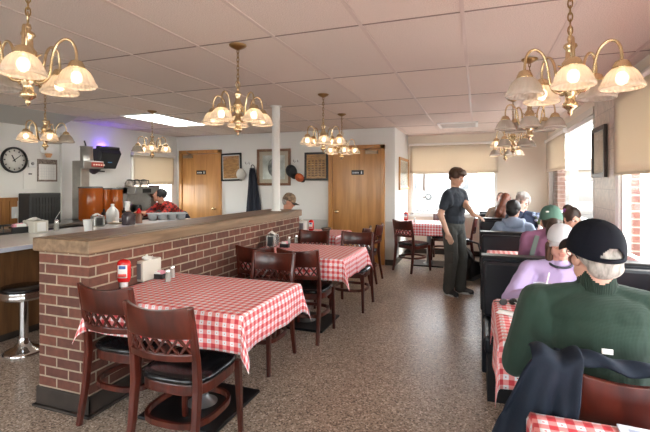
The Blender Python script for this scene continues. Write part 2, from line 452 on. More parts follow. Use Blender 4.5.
# white casing strip beside the near right window, wide face to the room
struct(MB().bx(XR-.03, XR, 4.60, 4.70, .78, 2.36).build('trim_8', white))
b = MB(); b.bx(XR-.03, XR, 5.53, 8.86, 2.25, 2.33); b.bx(XR-.03, XR, .5, 4.70, 2.25, 2.36); struct(b.build('trim_9', offwhite))

def blind(label, axis, pos, a0, a1, z0, z1, inward, n=1):
    t = thing('roller_blind', label, 'blind', ((a0+a1)/2, pos, z1) if axis == 'x' else (pos, (a0+a1)/2, z1), 0 if axis == 'x' else PI/2)
    w = a1-a0; s = inward
    h = z1-z0
    MB().grid(lambda u, v: ((u-.5)*w, .004*math.sin(u*9)*v, -h*v), 24, 8).build('blind_cloth', blindM, t, solid=.002)
    MB().tube([(-w/2-.01, 0, .02), (w/2+.01, 0, .02)], .026, 12).build('roller', M_('roller_white', (.86, .84, .80), .4), t)
    MB().box((0, 0, -h), (w, .014, .022)).build('hem_bar', blindM, t)
    for sx in (-1, 1): MB().box((sx*(w/2+.016), 0, .02), (.008, .06, .07)).build('bracket', white, t)
    return t
blind('cream roller blind half drawn over the far window behind the standing boy', 'x', YB-.05, BW[0]-.02, BW[1]+.02, 1.675, 2.25, -1)
blind('cream roller blind over the farther half of the side window past the pier', 'y', XR-.05, 7.03, 8.84, 1.68, 2.22, -1)
blind('large cream roller blind lowered over the near side window above the green sweater', 'y', XR-.06, .60, 4.60, 1.545, 2.27, -1)
blind('beige roller blind in the kitchen window beside the left oak door', 'y', XL+.04, KW[0]+.03, KW[1]-.03, at(150, 184, X=XL).z, 2.0, 1)

# doors in the door wall
def door(name, x0, x1, top, sign_u, knob_side, panel):
    b = MB(); fw = .075
    b.bx(x0, x0+fw, YD-.05, YD+.02, 0, top); b.bx(x1-fw, x1, YD-.05, YD+.02, 0, top); b.bx(x0, x1, YD-.05, YD+.02, top-fw, top)
    fr = struct(b.build(name, oakt, bevel=.006))
    b = MB()
    b.bx(x0+fw+.004, x1-fw-.004, YD-.025, YD+.01, .012, top-fw-.005)
    if panel:
        w = x1-x0-2*fw
        for k in (1, 2): b.bx(x0+fw+w*k/3-.004, x0+fw+w*k/3+.004, YD-.0285, YD-.025, .02, top-fw-.01)
    lf = b.build('door_leaf', oak, fr, bevel=.003)
    xk = x0+fw+.09 if knob_side < 0 else x1-fw-.09
    T = Matrix.Translation((xk, YD-.025, .94)) @ Matrix.Rotation(PI/2, 4, 'X')
    MB().lathe([(.032, 0), (.032, .008), (.013, .012), (.012, .03), (.027, .04), (.03, .055), (.02, .068), (0.001, .07)], 18, M=T).build('door_knob', brass, fr)
    xc = (x0+x1)/2
    b = MB(); s = at(sign_u, 172.5, Y=YD)
    b.box((s.x, YD-.03, s.z), (.23, .008, .085), 0)
    for k, w in enumerate((.02, .012, .02, .016, .02)): b.box((s.x-.085+k*.024, YD-.035, s.z-.004), (w*.8, .002, .026), 1)
    b.ell((s.x+.075, YD-.035, s.z+.02), (.008, .002, .008), 1); b.box((s.x+.075, YD-.035, s.z-.008), (.02, .002, .036), 1)
    b.build('door_sign', [black, whitep], fr)
    b = MB(); q = x1-fw-.02 if knob_side < 0 else x0+fw+.02
    b.box((q-.14 if knob_side < 0 else q+.14, YD-.05, top-fw-.06), (.22, .05, .055)); b.bar([(q-.12 if knob_side < 0 else q+.12, YD-.08, top-fw-.04), (q-.25 if knob_side < 0 else q+.25, YD-.10, top-fw-.02), (q-.1 if knob_side < 0 else q+.1, YD-.05, top-.03)], .025, .012)
    b.build('door_closer', M_('closer_bronze', (.35, .28, .2), .4, .7), fr)
    return fr
door('door_1', at(329, Y=YD).x, at(385, Y=YD).x, 2.16, 358, -1, False)
door('door_2', at(179.5, Y=YD).x+.02, at(222, Y=YD).x, 2.16, 202, 1, True)

# half-height brick divider with its wooden cap
DX0, DX1, DY0, DY1, DT = -2.72, -2.285, 2.0, 5.32, 1.02
b = MB()
b.bx(DX0, DX1, DY0, DY1, 0, DT)
b.m = [1, 1, 1, 0, 1, 0]
struct(b.build('wall_divider', [brickX, brickY]))
b = MB(); b.bx(DX0-.025, DX1+.03, DY0-.03, DY1+.03, DT, DT+.085)
struct(b.build('trim_10', capwood, bevel=.008))
struct(MB().bx(DX0+.03, DX1-.03, DY0+.03, DY1-.03, DT+.0, DT+.088).build('trim_11', capwood))
b = MB()
for z0, z1, d in ((0, .018, .03), (.018, .13, .014)):
    b.bx(DX0-d, DX1+d, DY0-d, DY0+.002, z0, z1); b.bx(DX1-.002, DX1+d, DY0-d, DY1+d, z0, z1); b.bx(DX0-d, DX0+.002, DY0-d, DY1+d, z0, z1); b.bx(DX0-d, DX1+d, DY1-.002, DY1+d, z0, z1)
struct(b.build('baseboard_divider', rubber, bevel=.004))
# white pipe column standing on the divider
b = MB(); c = at(276, Y=4.95)
b.tube([(c.x, 4.95, DT+.087), (c.x, 4.95, CEIL)], .052, 24); b.lathe([(.066, 0), (.066, .012), (.052, .014)], 24, c=(c.x, 4.95, DT+.087)); b.lathe([(.075, 0), (.075, .012)], 24, c=(c.x, 4.95, CEIL-.012))
struct(b.build('column_pipe', white))

# ceiling light in the kitchen, vent over the alcove
c = [at(127, 114.5, Z=CEIL), at(165, 113, Z=CEIL), at(197, 123, Z=CEIL), at(170, 126, Z=CEIL)]
t = thing('ceiling_light', 'flat white fluorescent ceiling panel glowing above the kitchen', 'ceiling light', (-4.58, 5.43, CEIL-.012))
MB().bx(-.29, .29, -.59, .59, -.004, .004).build('diffuser', tubeM, t)
b = MB()
for x in (-1, 1): b.bx(x*.305-.015, x*.305+.015, -.61, .61, -.008, .011)
for y in (-1, 1): b.bx(-.32, .32, y*.605-.015, y*.605+.015, -.008, .011)
b.build('light_frame', white, t)
c = at(458, 124.5, Z=CEIL)
t = thing('ceiling_vent', 'white slatted air vent in the ceiling above the standing boy', 'air vent', (c.x, c.y, CEIL-.012))
b = MB()
for x in (-1, 1): b.bx(x*.30-.02, x*.30+.02, -.30, .30, -.008, .012)
for y in (-1, 1): b.bx(-.30, .30, y*.28-.02, y*.28+.02, -.008, .012)
b.build('vent_frame', white, t)
b = MB()
for k in range(9): b.box((0, -.22+k*.055, 0), (.56, .035, .004), M=Matrix.Translation((0, 0, 0)))
b.build('vent_slats', M_('vent_metal', (.55, .52, .48), .5), t)

# ------------------------------------------------------------------ chairs
def chair_proto():
    t = thing('dining_chair', 'x', 'chair')
    yc = lambda x, z: -.215-.06*max(0, (z-.45))/.42-.045*(1-(x/.19)**2)   # curve of the back
    for sx in (-1, 1):
        b = MB()
        x = sx*.192
        b.bar([(x*1.03, -.275, 0), (x*1.0, -.235, .22), (x, -.212, .43), (x, -.222, .58), (x*1.0, -.245, .72), (x*1.01, -.275, .862)], [.03, .034, .036, .034, .032, .028], [.030, .036, .042, .036, .03, .026], up=(0, 1, 0))
        b.build('rear_leg', cherry, t, bevel=.006)
    for sx in (-1, 1):
        b = MB(); b.bar([(sx*.195, .205, 0), (sx*.185, .185, .43)], [.026, .038], [.026, .038], up=(0, 1, 0))
        b.build('front_leg', cherry, t, bevel=.005)
    def panel(z0, z1, th, zt=None):
        n = 20; V = []; Fc = []
        for k in range(n+1):
            x = -.19+.38*k/n
            zz1 = z1 if zt is None else zt(x)
            for z in (z0, zz1):
                y = yc(x, z)
                V += [(x, y-th/2, z), (x, y+th/2, z)]
        for k in range(n):
            a = 4*k; c = a+4
            Fc += [(a, c, c+2, a+2), (a+1, a+3, c+3, c+1), (a+2, c+2, c+3, a+3), (a, a+1, c+1, c)]
        Fc += [(0, 2, 3, 1), (4*n, 4*n+1, 4*n+3, 4*n+2)]
        return V, Fc
    b = MB(); b.add(*panel(.70, .855, .022, lambda x: .864-.020*(1-(x/.19)**2))); b.s = [len(set(round(b.v[q][2], 3) for q in f)) > 1 and max(b.v[q][2] for q in f)-min(b.v[q][2] for q in f) > .1 for f in b.f]
    b.build('top_rail', cherry, t, bevel=.004)
    b = MB(); b.add(*panel(.585, .622, .022)); b.build('lower_rail', cherry, t, bevel=.004)
    b = MB()
    for k in range(-3, 3):
        for dr in (1, -1):
            xa, xb = k*.063, (k+1)*.063
            z0, z1 = (.615, .705) if dr > 0 else (.705, .615)
            b.bar([(xa, yc(xa, z0), z0), ((xa+xb)/2, yc((xa+xb)/2, .66), .66), (xb, yc(xb, z1), z1)], .010, .012, up=(0, 1, 0))
    b.build('lattice', cherry, t)
    b = MB(); b.lathe([(.9, .385), (1, .385), (1, .44), (.9, .44)], 36, sx=.205, sy=.21, pw=3.6, smooth=False)
    b.build('seat_frame', cherry, t, bevel=.004)
    b = MB(); b.lathe([(.90, .438), (1.0, .442), (1.03, .458), (.97, .474), (.8, .483), (.4, .487), (.001, .488)], 36, sx=.21, sy=.215, pw=3.4)
    b.build('seat', seatv, t)
    b = MB()
    ring = []
    n = 28
    for k in range(n+1):
        a = 2*PI*k/n; cx, sy = math.cos(a), math.sin(a); q = (abs(cx)**3+abs(sy)**3)**(-1/3)
        ring.append((cx*q*.192, -.02+sy*q*.20, .235))
    b.bar(ring, .018, .03)
    b.build('stretcher', cherry, t)
    return t
CH = chair_proto(); CH_used = [False]
def chair(x, y, facing, label):
    """x,y = middle of the chair's rear legs on the floor; facing in degrees, 90 = away from the camera"""
    a = math.radians(facing-90)
    o = Vector((x, y, 0)) + Matrix.Rotation(a, 3, 'Z') @ Vector((0, .25, 0))
    if not CH_used[0]:
        CH_used[0] = True; c = CH; c.location = o; c.rotation_euler.z = a; c['label'] = label
    else: c = dup(CH, o, a, label)
    c['group'] = 'cherry lattice-back dining chairs'
    return c
W = 'dark cherry wooden chair with black seat '
chair(-2.065, 1.935, 90, W+'against the near end of the brick divider')
chair(-1.50, 1.73, 91, W+'nearest the camera, fully in view')
chair(-1.68, 3.33, 270, W+'at the far side of the nearest left table')
chair(-2.02, 3.64, 90, W+'between the brick divider and second left table')
chair(-1.555, 3.60, 90, W+'at the aisle corner of the second left table')
chair(-1.41, 5.10, 270, W+'at the far aisle corner, second left table')
chair(-1.98, 5.08, 270, W+'beside the divider end, second left table')
chair(-1.46, 5.72, 180, W+'edge-on by the right oak door, nearer one')
chair(-1.40, 6.24, 180, W+'edge-on by the right oak door, farther one')
chair(-1.16, 7.03, 57, W+'at the near side of the alcove table')
chair(-.62, 8.62, 270, W+'backlit under the alcove window')
chair(-.07, 7.98, 180, W+'behind the baby seat')
chair(.44, 1.60, 90, W+'under the man in green')

# ------------------------------------------------------------------ tables and cloths
def cloth_mesh(w, d, drop, seed, flare):
    b = MB(); rnd = random.Random(seed); ph = [rnd.uniform(0, 6) for _ in range(6)]
    Wt, Dt = w/2+drop, d/2+drop
    nu, nv = int((w+2*drop)/.022), int((d+2*drop)/.022)
    def fn(u, v):
        s, t = (u*2-1)*Wt, (v*2-1)*Dt
        a, c = max(0, abs(s)-w/2), max(0, abs(t)-d/2)
        sx, sy = (1 if s > 0 else -1), (1 if t > 0 else -1)
        x, y = min(abs(s), w/2)*sx, min(abs(t), d/2)*sy
        if a == 0 and c == 0: return (x, y, .0)
        if a > 0 and c > 0:
            r = math.hypot(a, c); phi = math.atan2(c, a)
            f = flare[(sx > 0, sy > 0)]*r*math.sin(2*phi)*(1+.15*math.sin(ph[0]+sx+2*sy))
            fa = f*(.35+.65*math.cos(phi)); fc = f*(.35+.65*math.sin(phi))
            e = .012*math.cos(2*phi)**2
            return (x+sx*(fa*.8+.006+e*math.cos(phi)), y+sy*(fc*.8+.006+e*math.sin(phi)), -math.sqrt(max(1e-6, r*r-f*f*.7)))
        k = (a+c)/drop
        wv = (.010*math.sin((t if a else s)*9+ph[1]+sx)+.006*math.sin((t if a else s)*21+ph[2]+sy))*k
        edge = min(1, ((d/2-abs(t)) if a else (w/2-abs(s)))/.08)
        o = .006+.012*min(1, k*3)*1+wv*edge
        return (x+(sx*o if a else 0), y+(sy*o if c else 0), -(a+c)*(1 if k > .05 else .8))
    b.grid(fn, nu, nv, uvfn=lambda u, v: ((u*2-1)*Wt+.013*seed+3, (v*2-1)*Dt+.021*seed+3))
    return b
def table(x0, x1, y0, y1, label, clabel, seed, drop=.20, flare=(.2, .2, .2, .2)):
    cx, cy = (x0+x1)/2, (y0+y1)/2; w, d = x1-x0, y1-y0
    t = thing('dining_table', label, 'table', (cx, cy, 0), 0, 'square pedestal dining tables')
    MB().bx(-w/2+.004, w/2-.004, -d/2+.004, d/2-.004, .725, .755).build('tabletop', panelwood, t, bevel=.008)
    b = MB(); b.tube([(0, 0, .03), (0, 0, .70)], .038, 20); b.lathe([(.10, 0), (.06, .02), (.038, .05)], 20, c=(0, 0, .025)); b.box((0, 0, .712), (.4, .4, .026))
    b.build('pedestal', M_('pedestal_steel', (.34, .35, .36), .35, .85), t)
    MB().box((0, 0, .0125), (.56, .56, .025)).build('base_plate', blackm, t, bevel=.01)
    o = cloth_mesh(w, d, drop, seed, {(False, False): flare[0], (True, False): flare[1], (False, True): flare[2], (True, True): flare[3]}).build('tablecloth', ginghamM, None, (cx, cy, .7575), solid=.0022, normals=False)
    tag(o, clabel, 'tablecloth', 'red and white gingham tablecloths')
    return t
TZ = .7588
table(-2.235, -1.18, 1.975, 2.745, 'pedestal table under the nearest full checked cloth on the left', 'red and white checked cloth on the nearest left table, ketchup and napkin box on it', 1, .20, (.42, .52, .02, .36))
table(-2.235, -1.17, 3.745, 4.57, 'pedestal table under the second checked cloth along the divider', 'red and white checked cloth on the second left table, black napkin dispenser on it', 2, .20, (.02, .52, .02, .36))
table(-2.55, -1.80, 5.40, 6.14, 'pedestal table past the divider end in front of the right oak door', 'red and white checked cloth on the farthest left table, small bowl on it', 3, .16)
table(-1.36, -.31, 7.50, 8.27, 'pedestal table in the bright alcove below the far window', 'red and white checked cloth in the alcove, washed by window light', 4)
table(.10, 1.20, 2.06, 2.80, 'pedestal table between the green sweater and the lavender sweatshirt', 'red and white checked cloth between the man in green and the woman in lavender', 5, .21, (.10, .05, .12, .05))
table(.16, 1.2, .62, 1.435, 'pedestal table at the bottom edge behind the draped navy jacket', 'red and white checked cloth cut by the bottom edge, white sheet on it', 6)
table(.10, 1.18, 4.06, 4.80, 'pedestal table behind the first booth, mostly hidden', 'red checked cloth just showing over the first booth back', 7)
table(.08, 1.16, 5.98, 6.68, 'pedestal table between the boy in the hoodie and the grey-haired woman', 'red checked cloth between the hooded boy and the grey-haired woman', 8)
table(.10, 1.10, 7.92, 8.42, 'pedestal table at the last booth by the far wall', 'red checked cloth at the last booth by the far wall', 9, .16)

# ------------------------------------------------------------------ booths
def booth(y, label, both=True, x0=.03, x1=1.225):
    t = thing('booth_bench', label, 'booth', ((x0+x1)/2, y, 0), 0, 'black vinyl booth benches')
    w = x1-x0
    MB().bx(-w/2, w/2, -.055, .055, 0, .895).build('backrest_panel', vinyl, t, bevel=.012)
    MB().bx(-w/2-.004, w/2+.004, -.062, .062, .893, .908).build('cap_strip', M_('booth_cap', (.016, .014, .013), .4, spec=.3), t, bevel=.004)
    for s in ((-1, 1) if both else (-1,)):
        MB().bx(-w/2+.03, w/2-.03, s*.05, s*.50, .0, .33).build('seat_base', M_('booth_base', (.006, .006, .007), .5, spec=.3), t)
        MB().bx(-w/2+.01, w/2-.01, s*.055, s*.56, .33, .455).build('seat', vinyl, t, bevel=.03)
        b = MB()
        for k in range(2): b.bx(-w/2+.01+k*(w/2-.006), -w/2+.01+(k+1)*(w/2-.006)-.006, s*.05, s*.125, .455, .875)
        b.build('back_cushion', vinyl, t, bevel=.025)
    return t
booth(3.55, 'black vinyl booth nearest the camera, behind the woman in lavender')
booth(5.28, 'black vinyl booth the standing boy rests his hand on')
booth(7.33, 'black vinyl booth behind the boy in the hoodie, second from the far wall')
booth(8.93, 'black vinyl booth bench against the far wall', False)
# ------------------------------------------------------------------ chandeliers
def shade_mb():
    prof = [(.027, -.006), (.038, -.011), (.052, -.025), (.063, -.044), (.070, -.062), (.0725, -.071), (.0785, -.075), (.079, -.086), (.075, -.090)]
    return MB().lathe(prof, 112, cap=False, rib=.022, nr=28)
SHADE = shade_mb().build('lamp_shade', shadeM, None, solid=.002); SHADE_ME = SHADE.data
SHADE_ME.polygons.foreach_set('use_smooth', [True]*len(SHADE_ME.polygons)); bpy.data.objects.remove(SHADE)
def obj_from(me, name, parent, loc, solid=0.):
    o = bpy.data.objects.new(name, me); COL.objects.link(o); o.parent = parent; o.location = loc
    if solid: m = o.modifiers.new('Solidify', 'SOLIDIFY'); m.thickness = solid
    return o
BULB_ON = MB().ell((0, 0, 0), (.022, .022, .027), seg=14, rings=8).build('bulb', bulbM); BON = BULB_ON.data; bpy.data.objects.remove(BULB_ON)
BULB_OFF = MB().ell((0, 0, 0), (.022, .022, .027), seg=14, rings=8).build('bulb', bulboff); BOFF = BULB_OFF.data; bpy.data.objects.remove(BULB_OFF)
def chandelier(x, y, label, lit, rot=0., drop=.65, s=1., arms=5, R=.185):
    t = thing('chandelier', label, 'chandelier', (x, y, CEIL-.006), rot, 'brass glass-shade chandeliers')
    MB().lathe([(.062, 0), (.062, -.008), (.05, -.018), (.03, -.028), (.012, -.036), (.001, -.038)], 28).build('canopy', brassd, t)
    zb = -drop+.345*s        # top of the brass body
    b = MB(); n = int((-.036-zb)/.03)
    for k in range(n+1):
        z = -.045-k*(-.045-zb-.02)/max(1, n)
        ring = [(math.cos(a)*(.009 if k % 2 else 0), (0 if k % 2 else math.cos(a)*.009), z+math.sin(a)*.02) for a in [2*PI*i/10 for i in range(11)]]
        b.tube(ring, .0032, 6, caps=False)
    b.build('chain', brassd, t)
    b = MB()
    b.lathe([(.001, .0), (.012, -.004), (.016, -.02), (.010, -.03), (.030, -.04), (.034, -.05), (.022, -.062), (.024, -.10), (.032, -.11), (.040, -.118), (.040, -.135), (.026, -.15),
             (.022, -.22), (.034, -.235), (.036, -.25), (.024, -.262), (.024, -.285), (.036, -.295), (.036, -.31), (.022, -.318), (.012, -.326), (.014, -.334), (.006, -.343), (.001, -.35)], 24, M=Matrix.Translation((0, 0, zb)) @ Matrix.Diagonal((.82, .82, 1, 1)))
    ring = [(math.cos(a)*.026, 0, zb+.022+math.sin(a)*.026) for a in [2*PI*i/16 for i in range(17)]]
    b.tube(ring, .003, 6, caps=False)
    b.build('body', brass, t)
    for k in range(arms):
        a = 2*PI*k/arms
        ca, sa = math.cos(a), math.sin(a)
        P = []
        for r, z in ((.03, -.245), (.055, -.25), (.078, -.225), (.086, -.18), (.092, -.13), (.105, -.085), (.13, -.058), (.155, -.055), (.176, -.075), (R, -.11), (R, -.15)):
            P.append((r*ca, r*sa, zb+z*s))
        # smooth the path
        Q = [Vector(p) for p in P]
        for _ in range(2):
            Z = [Q[0]]
            for i in range(len(Q)-1): Z += [Q[i]*.75+Q[i+1]*.25, Q[i]*.25+Q[i+1]*.75]
            Q = Z+[Q[-1]]
        am = MB().tube(Q, .0062, 8)
        cur = [(.05+.022*math.cos(q)*(1-.05*i), zb-.155+.024*math.sin(q)) for i, q in enumerate([PI*.5+2*PI*j/14 for j in range(12)])]
        am.tube([(r*ca, r*sa, z) for r, z in cur], .0042, 6)
        ao = am.build('arm', brass, t)
        pz = zb-.15*s
        MB().lathe([(.012, .006), (.024, .0), (.030, -.012), (.034, -.022), (.036, -.034), (.030, -.036)], 20, c=(R*ca, R*sa, pz)).build('socket_cup', brass, ao)
        obj_from(SHADE_ME, 'lamp_shade', ao, (R*ca, R*sa, pz-.02), .002)
        obj_from(BON if k in lit else BOFF, 'bulb', ao, (R*ca, R*sa, pz-.068))
    return t
A5 = (0, 1, 2, 3, 4)
chandelier(-1.78, 1.26, 'brass chandelier cut by the left edge of the photo', (0, 1, 2), math.radians(-40), .665)
chandelier(-1.62, 2.66, 'fully lit brass chandelier over the nearest left table', A5, math.radians(-95))
chandelier(-1.62, 4.45, 'lit brass chandelier over the second left table, in front of the right oak door', A5, math.radians(-68))
chandelier(-1.83, 5.80, 'lit chandelier hanging straight before the right oak door, farthest on the left side', A5, math.radians(10), .655)
chandelier(-4.2, 3.15, 'brass chandelier over the white counter, in front of the wall clock', (0, 4, 3), math.radians(-25))
chandelier(-4.2, 4.68, 'brass chandelier over the far counter before the beige kitchen blind', (0, 1, 3), math.radians(-50))
chandelier(.375, 2.08, 'large brass chandelier over the man in the green sweater', (0, 1, 3), math.radians(-97), .70)
chandelier(.39, 3.75, 'unlit grey-shaded chandelier hanging just behind the large right one', (), math.radians(-96))
chandelier(.39, 5.45, 'pale chandelier third in line above the booths', (1, 2), math.radians(20))
chandelier(.40, 7.10, 'farthest and smallest chandelier above the booths', (0, 1, 2), math.radians(0))

# ------------------------------------------------------------------ things on the left tables
def ketchup(loc, label, rz=0, s=1.):
    t = thing('ketchup_bottle', label, 'ketchup', loc, rz)
    b = MB(); b.lathe([(.026, .035), (.031, .05), (.034, .075), (.033, .12), (.034, .15), (.030, .172), (.018, .184), (.001, .188)], 28, sx=1.05*s, sy=.66*s, pw=2.5)
    b.build('bottle', redp, t)
    MB().lathe([(.027, 0), (.027, .032), (.022, .037)], 24, sx=1., sy=.75).build('cap', whitep, t)
    b = MB()
    for m, (z0, z1, x0, x1) in enumerate(((.066, .15, -.024, .024), (.125, .146, -.017, .017), (.072, .092, -.021, .021))):
        yy = -.0237*s-.0006*m
        V = []; n = 8
        for i in range(n+1):
            x = (x0+(x1-x0)*i/n)*s; y = yy+.008*(x/.024/s)**2*.6
            V += [(x, y, z0), (x, y, z1)]
        b.add(V, [(2*i, 2*i+2, 2*i+3, 2*i+1) for i in range(n)], m, True)
    b.build('label', [paper, bluep, M_('label_red', (.75, .1, .08), .5)], t, solid=.0006, normals=False)
    return t
def napkin_box(loc, label, rz, cols, size=(.10, .17, .135)):
    t = thing('napkin_dispenser', label, 'napkin dispenser', loc, rz)
    w, d, h = size
    MB().bx(-w/2, w/2, -d/2, d/2, 0, h).build('case', cols[0], t, bevel=.008)
    MB().bx(-w*.30, w*.30, -d/2-.003, -d/2+.001, h*.12, h*.88).build('face_plate', cols[1], t, bevel=.006)
    b = MB(); n = 8
    b.grid(lambda u, v: ((u-.5)*w*.8+.01*math.sin(v*6), (v-.5)*d*.55, h+.001+.035*math.exp(-((u-.4)*3)**2)*(1-abs(v-.5))+.004*math.sin(u*20+v*9)), 10, 10)
    b.build('napkin', paper, t, solid=.002)
    return t
def shaker(loc, label, contents, s=1.):
    t = thing('shaker', label, 'salt shaker', loc)
    MB().lathe([(.02*s, 0), (.021*s, .004), (.017*s, .05*s), (.0155*s, .068*s)], 8, smooth=False).build('glass_jar', M_('shaker_glass', (.62, .6, .55), .12, trans=.5), t)
    MB().lathe([(.0145*s, .003), (.015*s, .035*s), (.001, .036*s)], 8).build('contents', contents, t)
    MB().lathe([(.0175*s, .068*s), (.0175*s, .08*s), (.012*s, .09*s), (.001, .092*s)], 16).build('lid', chrome, t)
    return t
def sugar_caddy(loc, label, rz=0, s=1.):
    t = thing('sugar_caddy', label, 'sugar packets', loc, rz)
    b = MB(); w, d, h = .10*s, .07*s, .045*s
    b.bx(-w/2, w/2, -d/2, d/2, 0, .006)
    for x in (-1, 1): b.bx(x*w/2-.003, x*w/2+.003, -d/2, d/2, 0, h)
    for y in (-1, 1): b.bx(-w/2, w/2, y*d/2-.003, y*d/2+.003, 0, h)
    b.build('tray', black, t)
    rnd = random.Random(int(loc[0]*1000))
    for k in range(9):
        c = MB(); a = rnd.uniform(-.25, .25)
        c.box((0, 0, .031*s), (.058*s, .005, .062*s), M=Matrix.Translation((rnd.uniform(-.014, .014)*s, (-.027+.0067*k)*s, .006)) @ Matrix.Rotation(a*.35, 4, 'X') @ Matrix.Rotation(a, 4, 'Y'))
        c.build('packet', pinkp if k % 3 else paper, t)
    return t
wsalt = M_('salt', (.8, .8, .8), .8); pepper = M_('pepper', (.09, .07, .06), .8)
wbox = M_('dispenser_ivory', (.60, .57, .50), .4)
p = at(118, 289, Z=TZ); ketchup((p.x-.01, p.y+.06, TZ), 'red ketchup bottle with white label on the nearest left table', math.radians(24), 1.3)
p = at(144, 283, Z=TZ)
napkin_box((p.x-.075, p.y+.11, TZ), 'cream napkin dispenser next to the ketchup on the nearest left table', math.radians(4), (wbox, M_('dispenser_grey', (.16, .17, .19), .3)), (.10, .20, .148))
p = at(160, 279, Z=TZ); sugar_caddy((p.x-.02, p.y+.02, TZ), 'black caddy of pink packets behind the shakers on the nearest left table', .1, .8)
p = at(168, 281.5, Z=TZ); shaker((p.x, p.y, TZ), 'glass salt shaker, front one on the nearest left table', wsalt)
p = at(171, 277.5, Z=TZ); shaker((p.x+.005, p.y+.01, TZ), 'glass shaker with pepper, rear one on the nearest left table', pepper)
p = at(270, 247, Z=TZ); napkin_box((p.x, p.y+.06, TZ), 'black and chrome napkin dispenser on the second left table', math.radians(12), (M_('dispenser_steel', (.45, .44, .42), .25, .7), black), (.11, .17, .135))
p = at(284, 247.5, Z=TZ); sugar_caddy((p.x, p.y+.02, TZ), 'black caddy with a pink packet row on the second left table', .1, .9)
p = at(289, 244, Z=TZ); shaker((p.x, p.y, TZ), 'salt shaker beside the caddy on the second left table', wsalt)
p = at(296, 242.5, Z=TZ); shaker((p.x, p.y, TZ), 'pepper shaker standing apart on the second left table', pepper)
p = at(304, 233, Z=TZ); napkin_box((-2.36, 5.62, TZ), 'white napkin dispenser on the farthest left table', math.radians(8), (whitep, M_('dispenser_grey', (.16, .17, .19), .3)), (.10, .15, .16))
ketchup((-2.22, 5.60, TZ), 'red ketchup bottle on the farthest left table behind the divider end', 0, 1.1)
p = at(326, 231, Z=TZ)
t = thing('bowl', 'small dark-rimmed bowl of food on the farthest left table', 'bowl', (-2.08, 5.84, TZ))
MB().lathe([(.035, 0), (.05, .008), (.075, .045), (.08, .055), (.074, .052), (.048, .014), (.001, .01)], 28).build('bowl_body', M_('bowl_brown', (.10, .07, .055), .3), t)
MB().ell((0, 0, .033), (.062, .062, .018)).build('food', M_('food_tan', (.62, .5, .36), .8, bump=(40, .6)), t)
ketchup((-1.22, 7.72, TZ), 'red ketchup bottle on the alcove table', 0, 1.15)
p = at(415, 222, Z=TZ); shaker((-1.07, 7.74, TZ), 'glass shaker next to the ketchup on the alcove table', wsalt)

# ------------------------------------------------------------------ things on the right tables
t = thing('water_cup', 'clear plastic cup with white straw in front of the lavender sweatshirt', 'cup', (.335, 2.60, TZ))
cupM, nt_, b_ = base('cup_plastic', .15); _clear(nt_, (.92, .93, .95), .42, (.72, .73, .78), .5)
MB().lathe([(.028, 0), (.03, .003), (.044, .15), (.046, .152), (.044, .15), (.0285, .006), (.001, .005)], 28).build('cup', cupM, t)
MB().lathe([(.028, .006), (.041, .12), (.001, .121)], 24).build('water', cupM, t)
MB().tube([(-.01, 0, .012), (.032, -.005, .215)], .004, 8).build('straw', whitep, t)
t = thing('plate', 'plate with toast at the edge of the table before the lavender sweatshirt', 'plate', (.295, 2.70, TZ))
MB().lathe([(.055, 0), (.07, .004), (.10, .014), (.102, .017), (.07, .009), (.001, .007)], 32).build('dish', whitep, t)
b = MB()
b.lathe([(.9, 0), (1, .004), (1, .018), (.92, .022), (.001, .022)], 20, c=(-.01, 0, .009), sx=.065, sy=.055, pw=3)
b.lathe([(.9, 0), (1, .004), (1, .018), (.92, .022), (.001, .022)], 20, sx=.06, sy=.05, pw=3, M=Matrix.Translation((.02, .01, .033)) @ Matrix.Rotation(.12, 4, 'X'))
b.build('toast', M_('toast_bread', (.60, .42, .24), .85, var=(30, .25)), t)
t = thing('napkin', 'white paper napkin roll with cutlery on the table by the green sweater', 'napkin', (.185, 2.46, TZ), math.radians(-25))
MB().box((0, 0, .008), (.19, .055, .014), taper=.85).build('paper_wrap', paper, t, bevel=.005)
MB().bar([(-.08, 0, .018), (.02, .004, .018), (.12, 0, .017)], [.012, .006, .02], .003).build('fork', chrome, t)
t = thing('sunglasses', 'small dark folded eyeglasses lying at the far end of the checked table', 'glasses', (.165, 2.66, TZ), .5)
b = MB()
for x in (-.03, .03): b.tube([(x+.024*math.cos(a), 0, .02+.018*math.sin(a)) for a in [2*PI*i/14 for i in range(15)]], .002, 6, caps=False)
b.tube([(-.006, 0, .024), (.006, 0, .024)], .002, 6); b.tube([(-.054, 0, .022), (-.055, .05, .012), (.05, .06, .0035)], .002, 6); b.tube([(.054, 0, .022), (.055, .05, .012), (-.05, .07, .0035)], .002, 6)
b.build('rims', black, t)
b = MB()
for x in (-.03, .03): b.ell((x, 0, .02), (.023, .0015, .017))
b.build('lenses', M_('lens_dark', (.02, .018, .016), .05), t)
t = thing('menu', 'white printed sheet lying on the table at the bottom right corner', 'menu', (.50, 1.335, TZ), math.radians(-4))
MB().box((0, 0, .004), (.26, .20, .006)).build('sheet', M_('menu_white', (.62, .65, .72), .4), t, bevel=.002)
b = MB()
for k in range(4): b.box((-.03, .07-.035*k, .0075), (.15-.02*(k % 2), .012, .001))
b.build('print', M_('menu_print', (.35, .40, .52), .5), t)
t = thing('flower_vase', 'small vase of pale blue flowers beside the grey-haired woman', 'flowers', (.79, 6.36, TZ))
MB().lathe([(.035, 0), (.045, .05), (.03, .10), (.022, .13), (.028, .15), (.024, .148), (.001, .12)], 20).build('vase', whitep, t)
b = MB(); l = MB(); rnd = random.Random(3)
